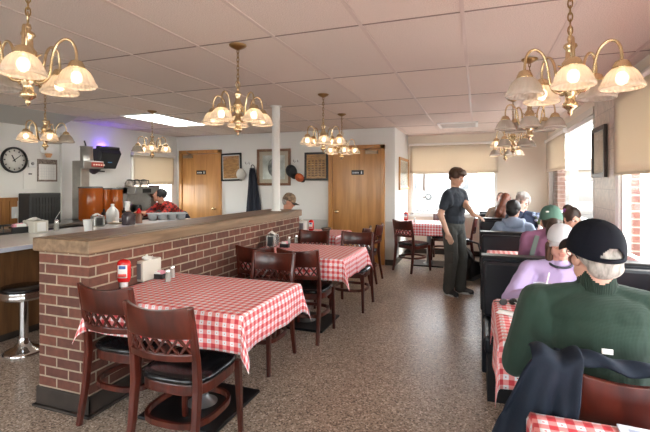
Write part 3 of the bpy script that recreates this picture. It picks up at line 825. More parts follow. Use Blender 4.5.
for k in range(16):
    a, r = rnd.uniform(0, 6.28), rnd.uniform(.01, .10); h = rnd.uniform(.20, .31)
    b.ell((r*math.cos(a), r*math.sin(a), h), (.022, .022, .016), seg=8, rings=6)
    l.tube([(0, 0, .13), (r*.5*math.cos(a), r*.5*math.sin(a), h*.75), (r*math.cos(a), r*math.sin(a), h)], .003, 5)
b.build('blossoms', M_('blossom_blue', (.35, .45, .62), .7), t); l.build('stems', M_('stem_green', (.12, .22, .07), .7), t)

# ------------------------------------------------------------------ counter, stool and kitchen things
CT = .90
t = thing('counter', 'long white-topped lunch counter behind the brick divider', 'counter', (-4.2, 3.3, 0))
MB().bx(-.66, .31, -2.6, 2.42, CT-.045, CT).build('worktop', countM, t, bevel=.008)
MB().bx(-.28, .12, -2.55, 2.36, .08, CT-.045).build('front_panel', panelwood, t)
MB().bx(-.26, .07, -2.52, 2.33, 0, .08).build('kick_base', rubber, t)
b = MB(); b.bx(.312, .318, -2.6, 2.42, CT-.04, CT-.004); b.build('edge_band', M_('edge_light', (.55, .6, .72), .3), t)
t = thing('back_counter', 'steel back counter along the kitchen wall carrying the drink machines', 'counter', (XL+.36, 3.6, 0))
MB().bx(-.33, .33, -3.6, 3.4, .86, CT).build('worktop', steel, t, bevel=.006)
MB().bx(-.32, .27, -3.55, 3.35, .08, .86).build('cabinet', M_('cabinet_dark', (.09, .085, .08), .5), t)
MB().bx(-.32, .2, -3.5, 3.3, 0, .08).build('kick_base', rubber, t)
def stool(x, y, label):
    t = thing('bar_stool', label, 'stool', (x, y, 0), 0, 'chrome counter stools')
    MB().lathe([(.155, 0), (.158, .012), (.13, .03), (.075, .055), (.045, .09), (.036, .13)], 32).build('base', chrome, t)
    MB().tube([(0, 0, .12), (0, 0, .47)], .036, 20).build('post', chrome, t)
    MB().lathe([(.05, .455), (.13, .463), (.168, .475), (.172, .49), (.172, .505), (.166, .52), (.172, .533), (.168, .54)], 36).build('seat_ring', chrome, t)
    MB().lathe([(.160, .535), (.178, .545), (.178, .562), (.165, .575), (.09, .584), (.001, .586)], 36).build('seat', seatv, t)
    return t
stool(-3.70, 2.58, 'chrome stool with black seat at the counter beside the brick divider')
stool(-3.70, 3.45, 'chrome stool behind the brick divider, second along the counter')
stool(-3.70, 4.30, 'chrome stool behind the brick divider, third along the counter')

# wall things on the left wall: +X faces the room
def on_left(u, v): return at(u, v, X=XL)
p = on_left(13.5, 160)
t = thing('wall_clock', 'round black-rimmed clock on the kitchen wall', 'clock', (XL+.002, p.y, p.z))
RX = Matrix.Rotation(PI/2, 4, 'Y')
r_ = (on_left(14, 147).z-on_left(14, 173).z)/2
MB().lathe([(r_, 0), (r_, .03), (r_*.93, .042), (r_*.86, .03), (r_*.86, .012)], 48, M=RX, cap=False).build('rim', black, t)
MB().lathe([(r_*.88, 0), (r_*.88, .013), (.001, .014)], 48, M=RX).build('dial', M_('dial_white', (.78, .77, .72), .5), t)
b = MB()
for k in range(12):
    a = 2*PI*k/12; d = Vector((0, math.sin(a), math.cos(a)))
    b.bar([Vector((.0155, 0, 0))+d*r_*.66, Vector((.0155, 0, 0))+d*r_*.78], .014, .003, up=(1, 0, 0))
b.build('hour_marks', black, t)
# hands: about ten past eleven
for ang, ln, w in ((-28, .42, .014), (52, .62, .010)):
    a = math.radians(ang); d = Vector((0, math.sin(a), math.cos(a)))
    MB().bar([Vector((.018, 0, 0))-d*.03, Vector((.018, 0, 0))+d*r_*ln], w, .003, up=(1, 0, 0)).build('hand', black, t)
p = on_left(31, 164)
t = thing('thermostat', 'small white thermostat box beside the wall clock', 'thermostat', (XL+.002, p.y, p.z))
MB().bx(0, .03, -.05, .05, -.045, .055).build('case', whitep, t, bevel=.006); MB().lathe([(.022, 0), (.022, .01), (.001, .011)], 20, M=Matrix.Translation((.03, 0, .005)) @ RX).build('dial', M_('dial_grey', (.3, .3, .3), .4), t)
def sheet(name, label, cat, u0, u1, v0, v1, col, frame=None):
    a, c = on_left(u0, v1), on_left(u1, v0)
    t = thing(name, label, cat, (XL+.002, (a.y+c.y)/2, (a.z+c.z)/2)); w, h = abs(c.y-a.y), c.z-a.z
    MB().bx(0, .004, -w/2, w/2, -h/2, h/2).build('sheet', col, t)
    return t, w, h
t, w, h = sheet('wall_notice', 'plain white paper notice taped under the thermostat', 'notice', 23, 36, 168, 189, paper)
MB().bx(.0042, .006, -.02, .03, h*.18, h*.24).build('print', black, t)
t, w, h = sheet('wall_calendar', 'white calendar page with a patterned border on the kitchen wall', 'calendar', 37, 57, 160, 181.5, M_('calendar_border', (.22, .17, .14), .7, var=(60, .9)))
MB().bx(.0042, .006, -w*.43, w*.43, -h*.42, h*.28).build('page', paper, t)
b = MB()
for k in range(1, 5): b.bx(.0062, .007, -w*.4, w*.4, -h*.4+k*h*.12-.002, -h*.4+k*h*.12)
for k in range(1, 7): b.bx(.0062, .007, -w*.4+k*w*.115-.001, -w*.4+k*w*.115+.001, -h*.4, h*.18)
b.build('date_grid', M_('grid_grey', (.5, .5, .52), .6), t)
p = on_left(46, 151)
t = thing('emergency_light', 'small white and orange wall fixture behind the counter chandelier', 'wall light', (XL+.002, p.y, p.z))
MB().bx(0, .06, -.09, .09, -.03, .05).build('housing', whitep, t, bevel=.008)
MB().lathe([(.03, 0), (.05, .05), (.045, .06), (.001, .06)], 20, c=(.05, 0, -.10)).build('lamp', M_('lamp_amber', (.65, .33, .15), .3), t)
p = on_left(15, 211)
t = thing('power_outlet', 'white double outlet on the wood wainscot at the left edge', 'outlet', (XL+.016, p.y, p.z))
MB().bx(0, .008, -.06, .06, -.10, .06).build('cover_plate', whitep, t, bevel=.003)
MB().bx(.008, .06, -.02, .05, -.10, -.03).build('plug', whitep, t, bevel=.006)
p = on_left(105, 159)
t = thing('wall_box', 'black box hung high on the kitchen wall under a violet glow', 'wall box', (XL+.002, p.y-.07, p.z-.01))
b = MB()
V = [(.0, -.20, .17), (.17, -.23, .17), (.24, -.20, .10), (.14, -.17, -.16), (0, -.15, -.16)]
V += [(x, -y, z) for x, y, z in V]
b.add(V, [(0, 1, 2, 3, 4), (9, 8, 7, 6, 5), (0, 5, 6, 1), (1, 6, 7, 2), (2, 7, 8, 3), (3, 8, 9, 4), (4, 9, 5, 0)])
b.bx(.10, .19, -.21, .21, .16, .215)
b.build('housing', M_('trap_black', (.02, .022, .025), .4), t, bevel=.01)
MB().bx(.175, .19, -.04, .04, -.06, -.05).build('status_light', M_('blue_led', (.1, .3, .5), .4, emis=((.15, .5, 1), .15)), t)
MB().tube([(.035, -.07, .18), (.035, .07, .18)], .008, 10).build('violet_tube', uvM, t)

def onc(u, v): return at(u, v, Z=CT)
BX = XL+.36
# tall brewer
y0_ = at(69, X=BX+.1).y; y1_ = at(104, X=BX+.1).y
def yk(u, X=BX+.12): return at(u, X=X).y
def zk(u, v, X=BX+.12): return at(u, v, X=X).z
BX2 = XL+.45; ya, yb_ = yk(72, XL+.33), yk(104, XL+.57); ztop = zk(95, 161, XL+.57)
t = thing('tea_brewer', 'tall steel brewing machine on the back counter with a red label', 'brewing machine', (BX2, (ya+yb_)/2, CT))
w = abs(yb_-ya); hh = ztop-CT
MB().bx(-.12, .06, -w/2, -w/2+.15, 0, hh-.10).build('column_body', steel, t, bevel=.006)
MB().bx(-.12, .12, -w/2, w/2, hh-.12, hh).build('head', steel, t, bevel=.008)
MB().bx(.121, .126, -w/2+.36*w, w/2-.02, hh-.09, hh-.02).build('label_plate', M_('label_dark_red', (.35, .04, .03), .4), t)
b = MB()
for k in range(5): b.bx(.1262, .1275, -w/2+.44*w+k*.045, -w/2+.44*w+k*.045+.03, hh-.068, hh-.045)
b.build('label_print', M_('label_cream', (.8, .6, .5), .5), t)
MB().lathe([(.02, -.20), (.05, -.18), (.10, -.13), (.105, -.12)], 24, c=(.02, .08, hh)).build('brew_funnel', M_('funnel_dark', (.08, .07, .07), .3, .6), t)
MB().bar([(.10, .08, hh-.15), (.23, .08, hh-.16)], .03, .02).build('funnel_handle', black, t)
MB().bx(-.12, .12, -w/2, w/2, 0, .03).build('drip_base', steel, t)
zt = ztop
t = thing('steel_pot', 'steel canister with a black ladle on top of the brewing machine', 'canister', (BX2, yk(86.5, BX2), zt))
pw_ = abs(yk(92)-yk(81))/2*.9
MB().lathe([(pw_, 0), (pw_, .21), (pw_*1.08, .215), (pw_*1.08, .225), (pw_*.95, .225), (pw_*.93, .02), (.001, .015)], 28).build('canister', steel, t)
MB().tube([(.02, 0, .05), (0, -.02, .26), (-.01, -.03, .31)], .012, 8).build('ladle', black, t)
def urn(u0, u1, v0, label, Xo=.22, lid=True):
    X = BX+Xo
    a, c = at(u0, X=X).y, at(u1, X=X).y; r = (c-a)/2; h = at((u0+u1)/2, v0, X=X).z-CT
    t = thing('tea_dispenser', label, 'drink dispenser', (X-r*.2, (a+c)/2, CT), 0)
    r *= .93
    MB().lathe([(r*.93, .0), (r, .03), (r, h*.93), (r*.98, h*.95), (.001, h*.95)], 28, pw=3.).build('tank', teaM, t)
    MB().lathe([(r*1.03, h*.95), (r*1.03, h*.985), (r*.9, h), (.001, h)], 28, pw=3.).build('lid', M_('lid_clear_dark', (.10, .09, .08), .2), t)
    b = MB(); b.box((r+.02, r*.55, .10), (.06, .035, .05)); b.box((r+.03, r*.55, .14), (.022, .022, .06)); b.build('tap', black, t)
    return t
urn(83, 101, 186.5, 'widest drink dispenser of orange-brown iced tea, under the brewing machine')
urn(101.5, 109.5, 188, 'narrow middle drink dispenser of iced tea between two wider ones', .16)
urn(109.8, 121.5, 188, 'drink dispenser of iced tea farthest from the brewing machine', .20)
# black crate-like cooler at the left
a, c = yk(15, XL+.22), yk(61, XL+.5); zt = zk(50, 193, XL+.5)
t = thing('ribbed_cooler', 'large black ribbed appliance back standing on the back counter', 'appliance', (BX, (a+c)/2, CT))
w = abs(c-a); h = zt-CT
MB().bx(-.08, .14, -w/2, w/2, 0, h).build('case', M_('appliance_black', (.02, .021, .022), .55), t, bevel=.012)
b = MB()
for k in range(9): b.bx(.14, .148, -w/2+.05+k*(w-.1)/8-.008, -w/2+.05+k*(w-.1)/8+.008, .05, h-.05)
for k in range(4): b.bx(.14, .146, -w/2+.04, w/2-.04, .06+k*(h-.12)/3-.008, .06+k*(h-.12)/3+.008)
b.build('ribs', M_('rib_black', (.018, .018, .019), .5), t)
MB().tube([(.19, w*.2, .05), (.22, w*.35, .18), (.20, w*.5, .24), (.15, w*.62, .33)], .003, 6).build('cord', whitep, t)
# things on the front counter
p = onc(40, 232.5); napkin_box((p.x-.10, p.y+.02, CT), 'wide white napkin dispenser on the counter at the left', math.radians(78), (wbox, whitep), (.15, .28, .135))
p = onc(21, 233); sugar_caddy((p.x-.03, p.y, CT), 'black tray of pink packets on the counter at the left', math.radians(75), 1.6)
p = onc(56.5, 230.5); shaker((p.x, p.y, CT), 'glass sugar shaker with steel lid on the counter', wsalt, 1.45)
p = onc(5, 234)
t = thing('wire_rack', 'dark low wire rack at the left end of the counter', 'rack', (p.x-.05, p.y, CT), 1.2)
b = MB()
for z in (.01, .09):
    b.tube([(-.1, -.06, z), (.1, -.06, z), (.1, .06, z), (-.1, .06, z), (-.1, -.06, z)], .006, 6)
for x in (-.1, 0, .1):
    for y in (-.06, .06): b.tube([(x, y, 0), (x, y, .095)], .005, 6)
b.build('wire_frame', black, t)
MB().bx(-.095, .095, -.055, .055, .012, .05).build('tray', M_('tray_brown', (.10, .06, .04), .5), t)
p = onc(82, 235)
t = thing('foam_cup', 'tall white foam cup on the counter above the divider cap', 'cup', (-4.02, p.y+.05, CT))
MB().lathe([(.033, 0), (.036, .01), (.042, .09), (.05, .158), (.052, .165), (.047, .16), (.034, .02), (.001, .015)], 28).build('cup', whitep, t)
p = onc(98, 226.5); napkin_box((p.x-.04, p.y+.03, CT), 'black and steel napkin dispenser on the counter by the foam cup', math.radians(60), (M_('dispenser_steel', (.45, .44, .42), .25, .7), black), (.13, .20, .135))
p = onc(114.5, 223.5)
t = thing('milk_jug', 'white plastic milk jug on the counter before the tea dispensers', 'jug', (p.x-.12, p.y+.08, CT))
MB().lathe([(.070, 0), (.076, .01), (.076, .14), (.065, .18), (.035, .215), (.02, .235), (.02, .25)], 28, pw=3).build('jug', whitep, t)
MB().lathe([(.023, .248), (.023, .268), (.001, .27)], 18).build('cap', whitep, t)
MB().tube([(.05, 0, .20), (.085, 0, .17), (.085, 0, .10), (.072, 0, .08)], .010, 8).build('handle', whitep, t)
t = thing('plate', 'small plate with scraps of paper between the jugs on the counter', 'plate', (p.x+.05, p.y-.02, CT))
MB().lathe([(.07, 0), (.11, .012), (.112, .016), (.07, .008), (.001, .006)], 28).build('dish', M_('dish_tan', (.5, .38, .26), .4), t)
MB().ell((0, 0, .022), (.05, .035, .014)).build('crumpled_paper', paper, t)
p = onc(128.5, 225)
t = thing('syrup_jug', 'square brown syrup jug on the counter with a white cup on its top', 'jug', (p.x-.03, p.y+.03, CT))
MB().lathe([(.066, 0), (.07, .008), (.07, .13), (.06, .155), (.03, .17), (.028, .18)], 28, pw=5).build('jug', M_('syrup_plastic', (.06, .045, .055), .18, coat=.5), t)
MB().lathe([(.032, .178), (.032, .19), (.001, .191)], 18).build('cap', M_('cap_tan', (.35, .2, .14), .4), t)
tag(MB().lathe([(.03, 0), (.036, .12), (.038, .125), (.034, .12), (.028, .01), (.001, .008)], 24).build('paper_cup', whitep, None, (p.x-.05, p.y+.03, CT+.1915)), 'white paper cup standing on the brown syrup jug', 'cup')
p = onc(139, 223.5)
t = thing('sauce_bottle', 'sauce bottle with bright red cap beside the brown jug', 'bottle', (p.x-.03, p.y+.03, CT))
MB().lathe([(.042, 0), (.045, .01), (.044, .10), (.03, .13), (.022, .145)], 24).build('bottle', M_('sauce_brown', (.32, .16, .11), .25), t)
MB().lathe([(.033, .14), (.034, .165), (.022, .185), (.012, .21), (.001, .212)], 20).build('cap', redp, t)
# grey bin with four scalloped compartments
p = onc(166, 219.5)
t = thing('cutlery_bin', 'grey cutlery bin of four compartments at the far end of the counter', 'cutlery bin', (p.x-.0, p.y+.02, CT), math.radians(48))
gm = M_('bin_grey', (.36, .38, .40), .45)
for k in range(4):
    b = MB()
    b.lathe([(.75, 0), (.82, .01), (1, .095), (1.06, .10), (1.0, .098), (.8, .02), (.001, .015)], 20, sx=.068, sy=.115, pw=4, c=(-.21+.14*k, 0, 0))
    b.build('compartment', gm, t)
b = MB(); b.bx(-.29, .29, -.135, -.115, .085, .102); b.bx(-.29, .29, .115, .135, .085, .102); b.build('rim', gm, t)
# coffee machine with pots near the kitchen window
ya, yb_ = yk(126, XL+.4), yk(150, XL+.4); zt = zk(138, 187, XL+.4)
t = thing('coffee_machine', 'steel coffee machine on the back counter before the kitchen window', 'coffee machine', (XL+.38, (ya+yb_)/2, CT))
w = abs(yb_-ya); h = zt-CT
MB().bx(-.2, .05, -w/2, w/2, 0, h).build('body', steel, t, bevel=.006); MB().bx(-.2, .22, -w/2, w/2, h-.12, h).build('head', steel, t, bevel=.006); MB().bx(-.2, .22, -w/2, w/2, 0, .06).build('base', M_('machine_dark', (.06, .055, .05), .4), t)
MB().bx(.22, .226, -w*.2, w*.15, h-.10, h-.03).build('switch_panel', black, t)
MB().lathe([(.05, .06), (.07, .10), (.06, .17), (.045, .19)], 20, c=(.12, -w*.2, 0)).build('filter_basket', black, t)
potg, nt_, b_ = base('pot_glass', .05); _clear(nt_, (.8, .75, .7), .55, (.5, .45, .4), .2)
for k in range(3):
    q = MB(); e = thing('coffee_pot', ('glass coffee pot on the coffee machine, nearest the brewing machine', 'glass coffee pot on the coffee machine, middle of three', 'glass coffee pot on the coffee machine, nearest the window')[k], 'coffee pot', (XL+.36, (ya+yb_)/2+(k-1)*w*.29, CT+h), 0, 'coffee pots on the machine')
    r = w*.135
    MB().lathe([(r*.8, 0), (r, .02), (r*1.02, .06), (r*.75, .10), (r*.55, .115)], 20).build('pot', potg, e)
    MB().lathe([(r*.6, .113), (r*.62, .13), (r*.2, .138), (.001, .139)], 16).build('lid', black, e)
    MB().tube([(r*.6, 0, .12), (r*1.5, 0, .115), (r*1.6, 0, .05), (r*1.2, 0, .035)], .009, 8).build('handle', black, e)
yy = yk(152, XL+.45)
t = thing('coffee_grinder', 'dark coffee grinder next to the coffee machine at the kitchen window', 'grinder', (XL+.45, yy+.05, CT))
MB().bx(-.11, .09, -.12, .12, 0, .10).build('base', M_('machine_dark', (.06, .055, .05), .4), t, bevel=.01)
MB().bx(-.11, -.02, -.10, .10, .10, .5).build('body', M_('grinder_brown', (.10, .06, .05), .4), t, bevel=.01)
MB().lathe([(.05, .30), (.10, .42), (.10, .52), (.08, .53), (.001, .53)], 20, c=(0, 0, 0)).build('hopper', M_('hopper_dark', (.09, .05, .045), .2), t)

# ------------------------------------------------------------------ pictures, hooks, hats and apron on the door wall
def picture(name, label, u0, u1, v0, v1, m_f, m_mat, m_art, fw=.035, matw=.0, tilt=0., art2=None):
    a, c = at(u0, v1, Y=YD), at(u1, v0, Y=YD)
    w, h = c.x-a.x, c.z-a.z
    t = thing(name, label, 'picture', ((a.x+c.x)/2, YD-.003, (a.z+c.z)/2)); t.rotation_euler.y = tilt
    pic_parts(t, w, h, m_f, m_mat, m_art, fw, matw)
    return t, w, h
def pic_parts(t, w, h, m_f, m_mat, m_art, fw, matw):
    b = MB()
    for s in (-1, 1): b.bx(s*(w/2-fw/2)-fw/2, s*(w/2-fw/2)+fw/2, -.03, 0, -h/2, h/2)
    for s in (-1, 1): b.bx(-w/2+fw, w/2-fw, -.03, 0, s*(h/2-fw/2)-fw/2, s*(h/2-fw/2)+fw/2)
    b.build('frame', m_f, t, bevel=.003)
    if matw: MB().bx(-w/2+fw, w/2-fw, -.012, -.004, -h/2+fw, h/2-fw).build('mat_board', m_mat, t)
    q = fw+matw
    MB().bx(-w/2+q, w/2-q, -.016, -.003, -h/2+q, h/2-q).build('print', m_art, t)
    MB().bx(-w/2+fw, w/2-fw, -.0215, -.0205, -h/2+fw, h/2-fw).build('glazing', glassM, t)
old = M_('old_document', (.46, .235, .085), .5, var=(9, .35, (1, 1, 4)))
picture('picture_frame', 'black-framed brown document hung slightly tilted beside the left oak door', 221.5, 242, 153, 181, black, paper, old, .035, .02, -.025)
sk = M_('sketch_grey', (.55, .56, .54), .6, var=(3.2, .55))
t, w, h = picture('picture_frame', 'large wood-framed grey sketch half behind the white column', 257.5, 291, 148.5, 185.5, framewood, M_('mat_tan', (.50, .42, .33), .7), sk, .05, .075)
b = MB(); b.ell((0, -.017, 0), (w*.17, .0008, h*.25)); b.build('drawing', M_('drawing_dark', (.2, .2, .19), .7, var=(14, .8)), t)
t, w, h = picture('picture_frame', 'dark-framed brown chart to the left of the right oak door', 305, 328.5, 152, 180.5, black, M_('mat_tan', (.50, .42, .33), .7), old, .04, .0)
b = MB()
for r in range(7):
    for k in range(5):
        b.box((-w*.3+k*w*.15, -.0165, -h*.32+r*h*.085), (w*.09, .001, h*.045))
b.build('chart_cells', M_('chart_dark', (.16, .08, .03), .6), t)
def hook_rack(u, v, label):
    p = at(u, v, Y=YD)
    t = thing('wall_hook', label, 'hook', (p.x, YD-.001, p.z))
    MB().ell((0, -.01, 0), (.06, .012, .075), seg=20).build('back_plate', whitep, t)
    for s in (-1, 1): MB().tube([(s*.02, -.01, .03), (s*.035, -.06, .0), (s*.04, -.09, .02), (s*.042, -.095, .05)], .007, 8).build('hook', chrome, t)
    return t
hook_rack(249.5, 164.5, 'white wall hook holding the dark apron and white cap')
hook_rack(297.5, 162.5, 'white wall hook holding the dark and orange caps')
def hung_cap(u, v, col, label, rot, r=.10, brimc=None, Yo=-.11):
    p = at(u, v, Y=YD+Yo)
    t = thing('baseball_cap', label, 'cap', (p.x, YD+Yo, p.z)); t.rotation_euler = rot
    prof = [(r*math.cos(a), r*.95*math.sin(a)) for a in [PI/2*i/8 for i in range(9)]]; prof[-1] = (.001, r*.95)
    MB().lathe(prof, 24, sx=.92, sy=1.05).build('crown', col, t, solid=.003)
    b = MB()
    b.grid(lambda a, q: ((a-.5)*1.5*r*(1-.0*q), r*(.95*math.sqrt(max(0, 1-((a-.5)*1.5/.92)**2))+.72*q*math.cos((a-.5)*2.4)), -.012*q-.10*r*((a-.5)*2)**2*3*q), 14, 6)
    b.build('brim', brimc or col, t, solid=.004)
    MB().ell((0, 0, r*.96), (.008, .008, .005), seg=10, rings=6).build('button', brimc or col, t)
    return t
capwhite = M_('cap_white', (.62, .60, .55), .8); capblk = M_('cap_black', (.018, .018, .02), .85); caporg = M_('cap_orange', (.45, .10, .03), .8)
hung_cap(241.5, 174, capwhite, 'white cap hanging beside the dark apron', (math.radians(75), math.radians(200), 0), .11, Yo=-.05)
hung_cap(291.5, 171, capblk, 'black cap hanging on the hook right of the white column', (math.radians(75), math.radians(160), 0), .12, Yo=-.05)
hung_cap(299.5, 177.5, caporg, 'orange cap hanging against the lower side of the black cap', (math.radians(70), math.radians(135), 0), .085, capblk, Yo=-.05)
# apron / dark coat hanging from the hook
a = at(253, 168, Y=YD-.06); c = at(253, 213, Y=YD-.06)
t = thing('hanging_apron', 'long dark navy apron hanging from the hook beside the white cap', 'apron', (a.x, YD-.07, a.z))
Ht = a.z-.55
def apr(u, v):
    w = .05+.17*v**.8
    x = (u-.5)*2*w-.02+.05*v
    return (x, .02*math.sin(u*16+v*2)*(1-.3*v)+.015, -Ht*v)
MB().grid(apr, 40, 24).build('apron_cloth', M_('apron_navy', (.016, .019, .032), .85), t, solid=.012)
MB().tube([(-.04, .0, 0), (-.03, -.0, .05), (0, .0, .065), (.03, 0, .04), (.04, .0, -.01)], .008, 8).build('neck_strap', M_('apron_navy', (.016, .019, .032), .85), t)
# alcove picture, faces +X
p = at(402, 174, X=XC)
a, c = at(398.5, 191, X=XC), at(407.5, 159, X=XC)
t = thing('picture_frame', 'wood-framed picture on the white alcove side wall by the right oak door', 'picture', (XC+.003, (a.y+c.y)/2, (a.z+c.z)/2), PI/2)
pic_parts(t, abs(c.y-a.y), .62, oakt, paper, M_('pale_print', (.55, .5, .42), .5, var=(4, .3)), .05, .03)
# pier picture, faces -X
t = thing('picture_frame', 'dark deep-framed certificate on the tiled pier between the side windows', 'picture', (XR-.018, 5.26, 1.795), -PI/2)
pic_parts(t, .52, .54, M_('frame_espresso', (.035, .022, .018), .35), M_('mat_pale', (.62, .55, .46), .7), M_('certificate', (.72, .62, .50), .5, var=(5, .2)), .045, .03)
# ------------------------------------------------------------------ people
SKIN = M_('skin', (.56, .32, .23), .55, var=(20, .06)); SKIN2 = M_('skin_pink', (.60, .34, .26), .55, var=(20, .07))
EYE = M_('eye_white', (.75, .73, .70), .3); IRIS = M_('iris', (.03, .02, .015), .2); LIP = M_('lips', (.46, .22, .17), .5)
def fabric(name, col, bump=.25, sc=140): return M_(name, col, .9, bump=(sc, bump, .002), sheen=.06, spec=.2)
JEAN = fabric('dark_jeans', (.02, .026, .045)); PANT = fabric('dark_trousers', (.03, .03, .032)); SHOE = M_('shoe_black', (.012, .012, .013), .5); SOLE = M_('shoe_sole', (.6, .6, .6), .6)
def capsule_mesh(b, p0, p1, r0, r1, seg=14):
    p0, p1 = Vector(p0), Vector(p1); d = p1-p0; L = d.length
    if L < 1e-6: L = 1e-6; d = Vector((0, 0, 1))
    q = d.normalized().to_track_quat('Z', 'Y').to_matrix().to_4x4(); M = Matrix.Translation(p0) @ q
    prof = [(max(1e-5, r0*math.cos(a)), r0*math.sin(a)) for a in [-PI/2+PI/2*i/5 for i in range(6)]] + [(max(1e-5, r1*math.cos(a)), L+r1*math.sin(a)) for a in [PI/2*i/5 for i in range(6)]]
    b.lathe(prof, seg, 0, M=M, cap=False)
class Prims:
    def __init__(s): s.p = []
    def cap(s, p0, p1, r0, r1, m): s.p.append(('c', Vector(p0), Vector(p1), r0, r1, m))
    def ell(s, c, r, m, R=None): s.p.append(('e', Vector(c), Vector(r), R if R is not None else Matrix.Identity(3), None, m))
    def mesh(s):
        b = MB()
        for k in s.p:
            if k[0] == 'c': capsule_mesh(b, k[1], k[2], k[3], k[4])
            else: b.ell((0, 0, 0), k[2], M=Matrix.Translation(k[1]) @ k[3].to_4x4())
        return b
    def classify(s, P):
        best = np.full(len(P), 1e9); idx = np.zeros(len(P), int)
        for k in s.p:
            if k[0] == 'c':
                a = np.array(k[1]); d = np.array(k[2])-a; L2 = max(1e-9, d@d)
                t = np.clip(((P-a)@d)/L2, 0, 1)
                dist = np.linalg.norm(P-(a+t[:, None]*d), axis=1)-(k[3]+(k[4]-k[3])*t)
            else:
                R = np.array(k[3]); q = (P-np.array(k[1]))@R; r = np.array(k[2])
                l = np.linalg.norm(q/r, axis=1); l2 = np.linalg.norm(q/(r*r), axis=1)+1e-9
                dist = l*(l-1)/l2
            w = dist < best; best[w] = dist[w]; idx[w] = k[5]
        return idx
def skin_object(name, prims, mats, voxel, smooth=4, wrinkle=None, M=None, parent=None, solidnoise=0.):
    o = prims.mesh().build('tmp', mats[0])
    rm = o.modifiers.new('r', 'REMESH'); rm.mode = 'VOXEL'; rm.voxel_size = voxel
    if smooth: sm = o.modifiers.new('s', 'SMOOTH'); sm.factor = .5; sm.iterations = smooth
    dg = bpy.context.evaluated_depsgraph_get(); dg.update()
    me = bpy.data.meshes.new_from_object(o.evaluated_get(dg))
    old_ = o.data; bpy.data.objects.remove(o); bpy.data.meshes.remove(old_)
    n = len(me.vertices); co = np.empty(n*3); me.vertices.foreach_get('co', co); co = co.reshape(-1, 3)
    nf = len(me.polygons); cen = np.empty(nf*3); me.polygons.foreach_get('center', cen)
    idx = prims.classify(cen.reshape(-1, 3))
    if wrinkle or solidnoise:
        no = np.empty(n*3); me.vertices.foreach_get('normal', no); no = no.reshape(-1, 3)
        vi = prims.classify(co)
        for i in range(n):
            am = (wrinkle or {}).get(int(vi[i]), 0) if wrinkle else solidnoise
            if am:
                p = co[i]; f = mnoise.noise(Vector((p[0]*14, p[1]*14, p[2]*9)))+.5*mnoise.noise(Vector((p[0]*31, p[1]*31, p[2]*24)))
                co[i] = p+no[i]*f*am
        me.vertices.foreach_set('co', co.ravel())
    me.materials.clear()
    for m in mats: me.materials.append(m)
    me.polygons.foreach_set('material_index', idx.astype(np.int32)); me.polygons.foreach_set('use_smooth', np.ones(nf, bool))
    if M is not None: me.transform(M)
    me.name = name; me.update()
    ob = bpy.data.objects.new(name, me); COL.objects.link(ob)
    if parent is not None: ob.parent = parent
    return ob
def ik(sh, wr, l1, l2, pole):
    sh, wr, pole = Vector(sh), Vector(wr), Vector(pole); d = wr-sh; L = d.length
    if L > (l1+l2)*.995: wr = sh+d.normalized()*(l1+l2)*.995; d = wr-sh; L = d.length
    a = (l1*l1-l2*l2+L*L)/(2*L); h = math.sqrt(max(0, l1*l1-a*a)); u = d.normalized(); p = pole-u*pole.dot(u); p.normalize()
    return sh+u*a+p*h, wr
def hand(P, wr, d, n, side, m, curl=.5, s=1.):
    """palm, four bent fingers and a thumb; d = towards the fingers, n = palm side"""
    d = Vector(d).normalized(); n = Vector(n); n = (n-d*n.dot(d)).normalized(); w = d.cross(n)*side
    P.cap(wr, wr+d*.03*s, .026*s, .028*s, m)
    for k in range(4):
        off = w*(k-1.5)*.0215*s
        P.cap(wr+d*.02*s+off*.6, wr+d*.082*s+off, .015*s, .0115*s, m)
        q = wr+d*.088*s+off*1.03; L = (.040, .045, .042, .033)[k]*s; ang = curl*.5
        for L_, r in ((L, .0092), (L*.68, .0085), (L*.5, .0075)):
            v = (d*math.cos(ang)+n*math.sin(ang)); e = q+v*L_
            P.cap(q, e, r*s, (r-.0006)*s, m); q = e; ang += curl*.75
    b = wr+d*.025*s-w*.026*s; v = (d*.65-w*.6+n*.45).normalized(); e = b+v*.042*s
    P.cap(b, e, .0145*s, .0115*s, m); v2 = (d*.85-w*.1+n*.5).normalized(); P.cap(e, e+v2*.034*s, .0108*s, .0085*s, m)
def head_prims(P, hc, R, m, lip, eye, iris, s=1., face=True):
    def L(x, y, z): return hc+R @ Vector((x*s, y*s, z*s))
    P.ell(L(0, -.014, .032), (.075*s, .094*s, .098*s), m, R)
    P.ell(L(0, .022, -.035), (.060*s, .066*s, .078*s), m, R)
    P.ell(L(0, .050, -.088), (.032*s, .030*s, .026*s), m, R)
    for sx in (-1, 1):
        P.ell(L(sx*.036, .050, -.022), (.026*s, .028*s, .028*s), m, R)
        P.ell(L(sx*.047, .014, -.060), (.020*s, .040*s, .030*s), m, R)
        P.ell(L(sx*.077, -.012, -.008), (.010*s, .019*s, .031*s), m, R)
        if face:
            P.ell(L(sx*.031, .0735, .010), (.012*s, .0095*s, .0065*s), eye, R)
            P.ell(L(sx*.031, .0815, .010), (.0065*s, .0035*s, .006*s), iris, R)
            P.cap(L(sx*.014, .088, .030), L(sx*.046, .074, .030), .0085*s, .0065*s, m)
    P.cap(L(0, .088, .015), L(0, .108, -.022), .010*s, .0125*s, m); P.cap(L(-.012, .092, -.026), L(.012, .092, -.026), .010*s, .010*s, m)
    P.cap(L(-.018, .082, -.054), L(.018, .082, -.054), .0075*s, .0075*s, lip)
    P.cap(L(-.014, .080, -.064), L(.014, .080, -.064), .0075*s, .0075*s, lip)
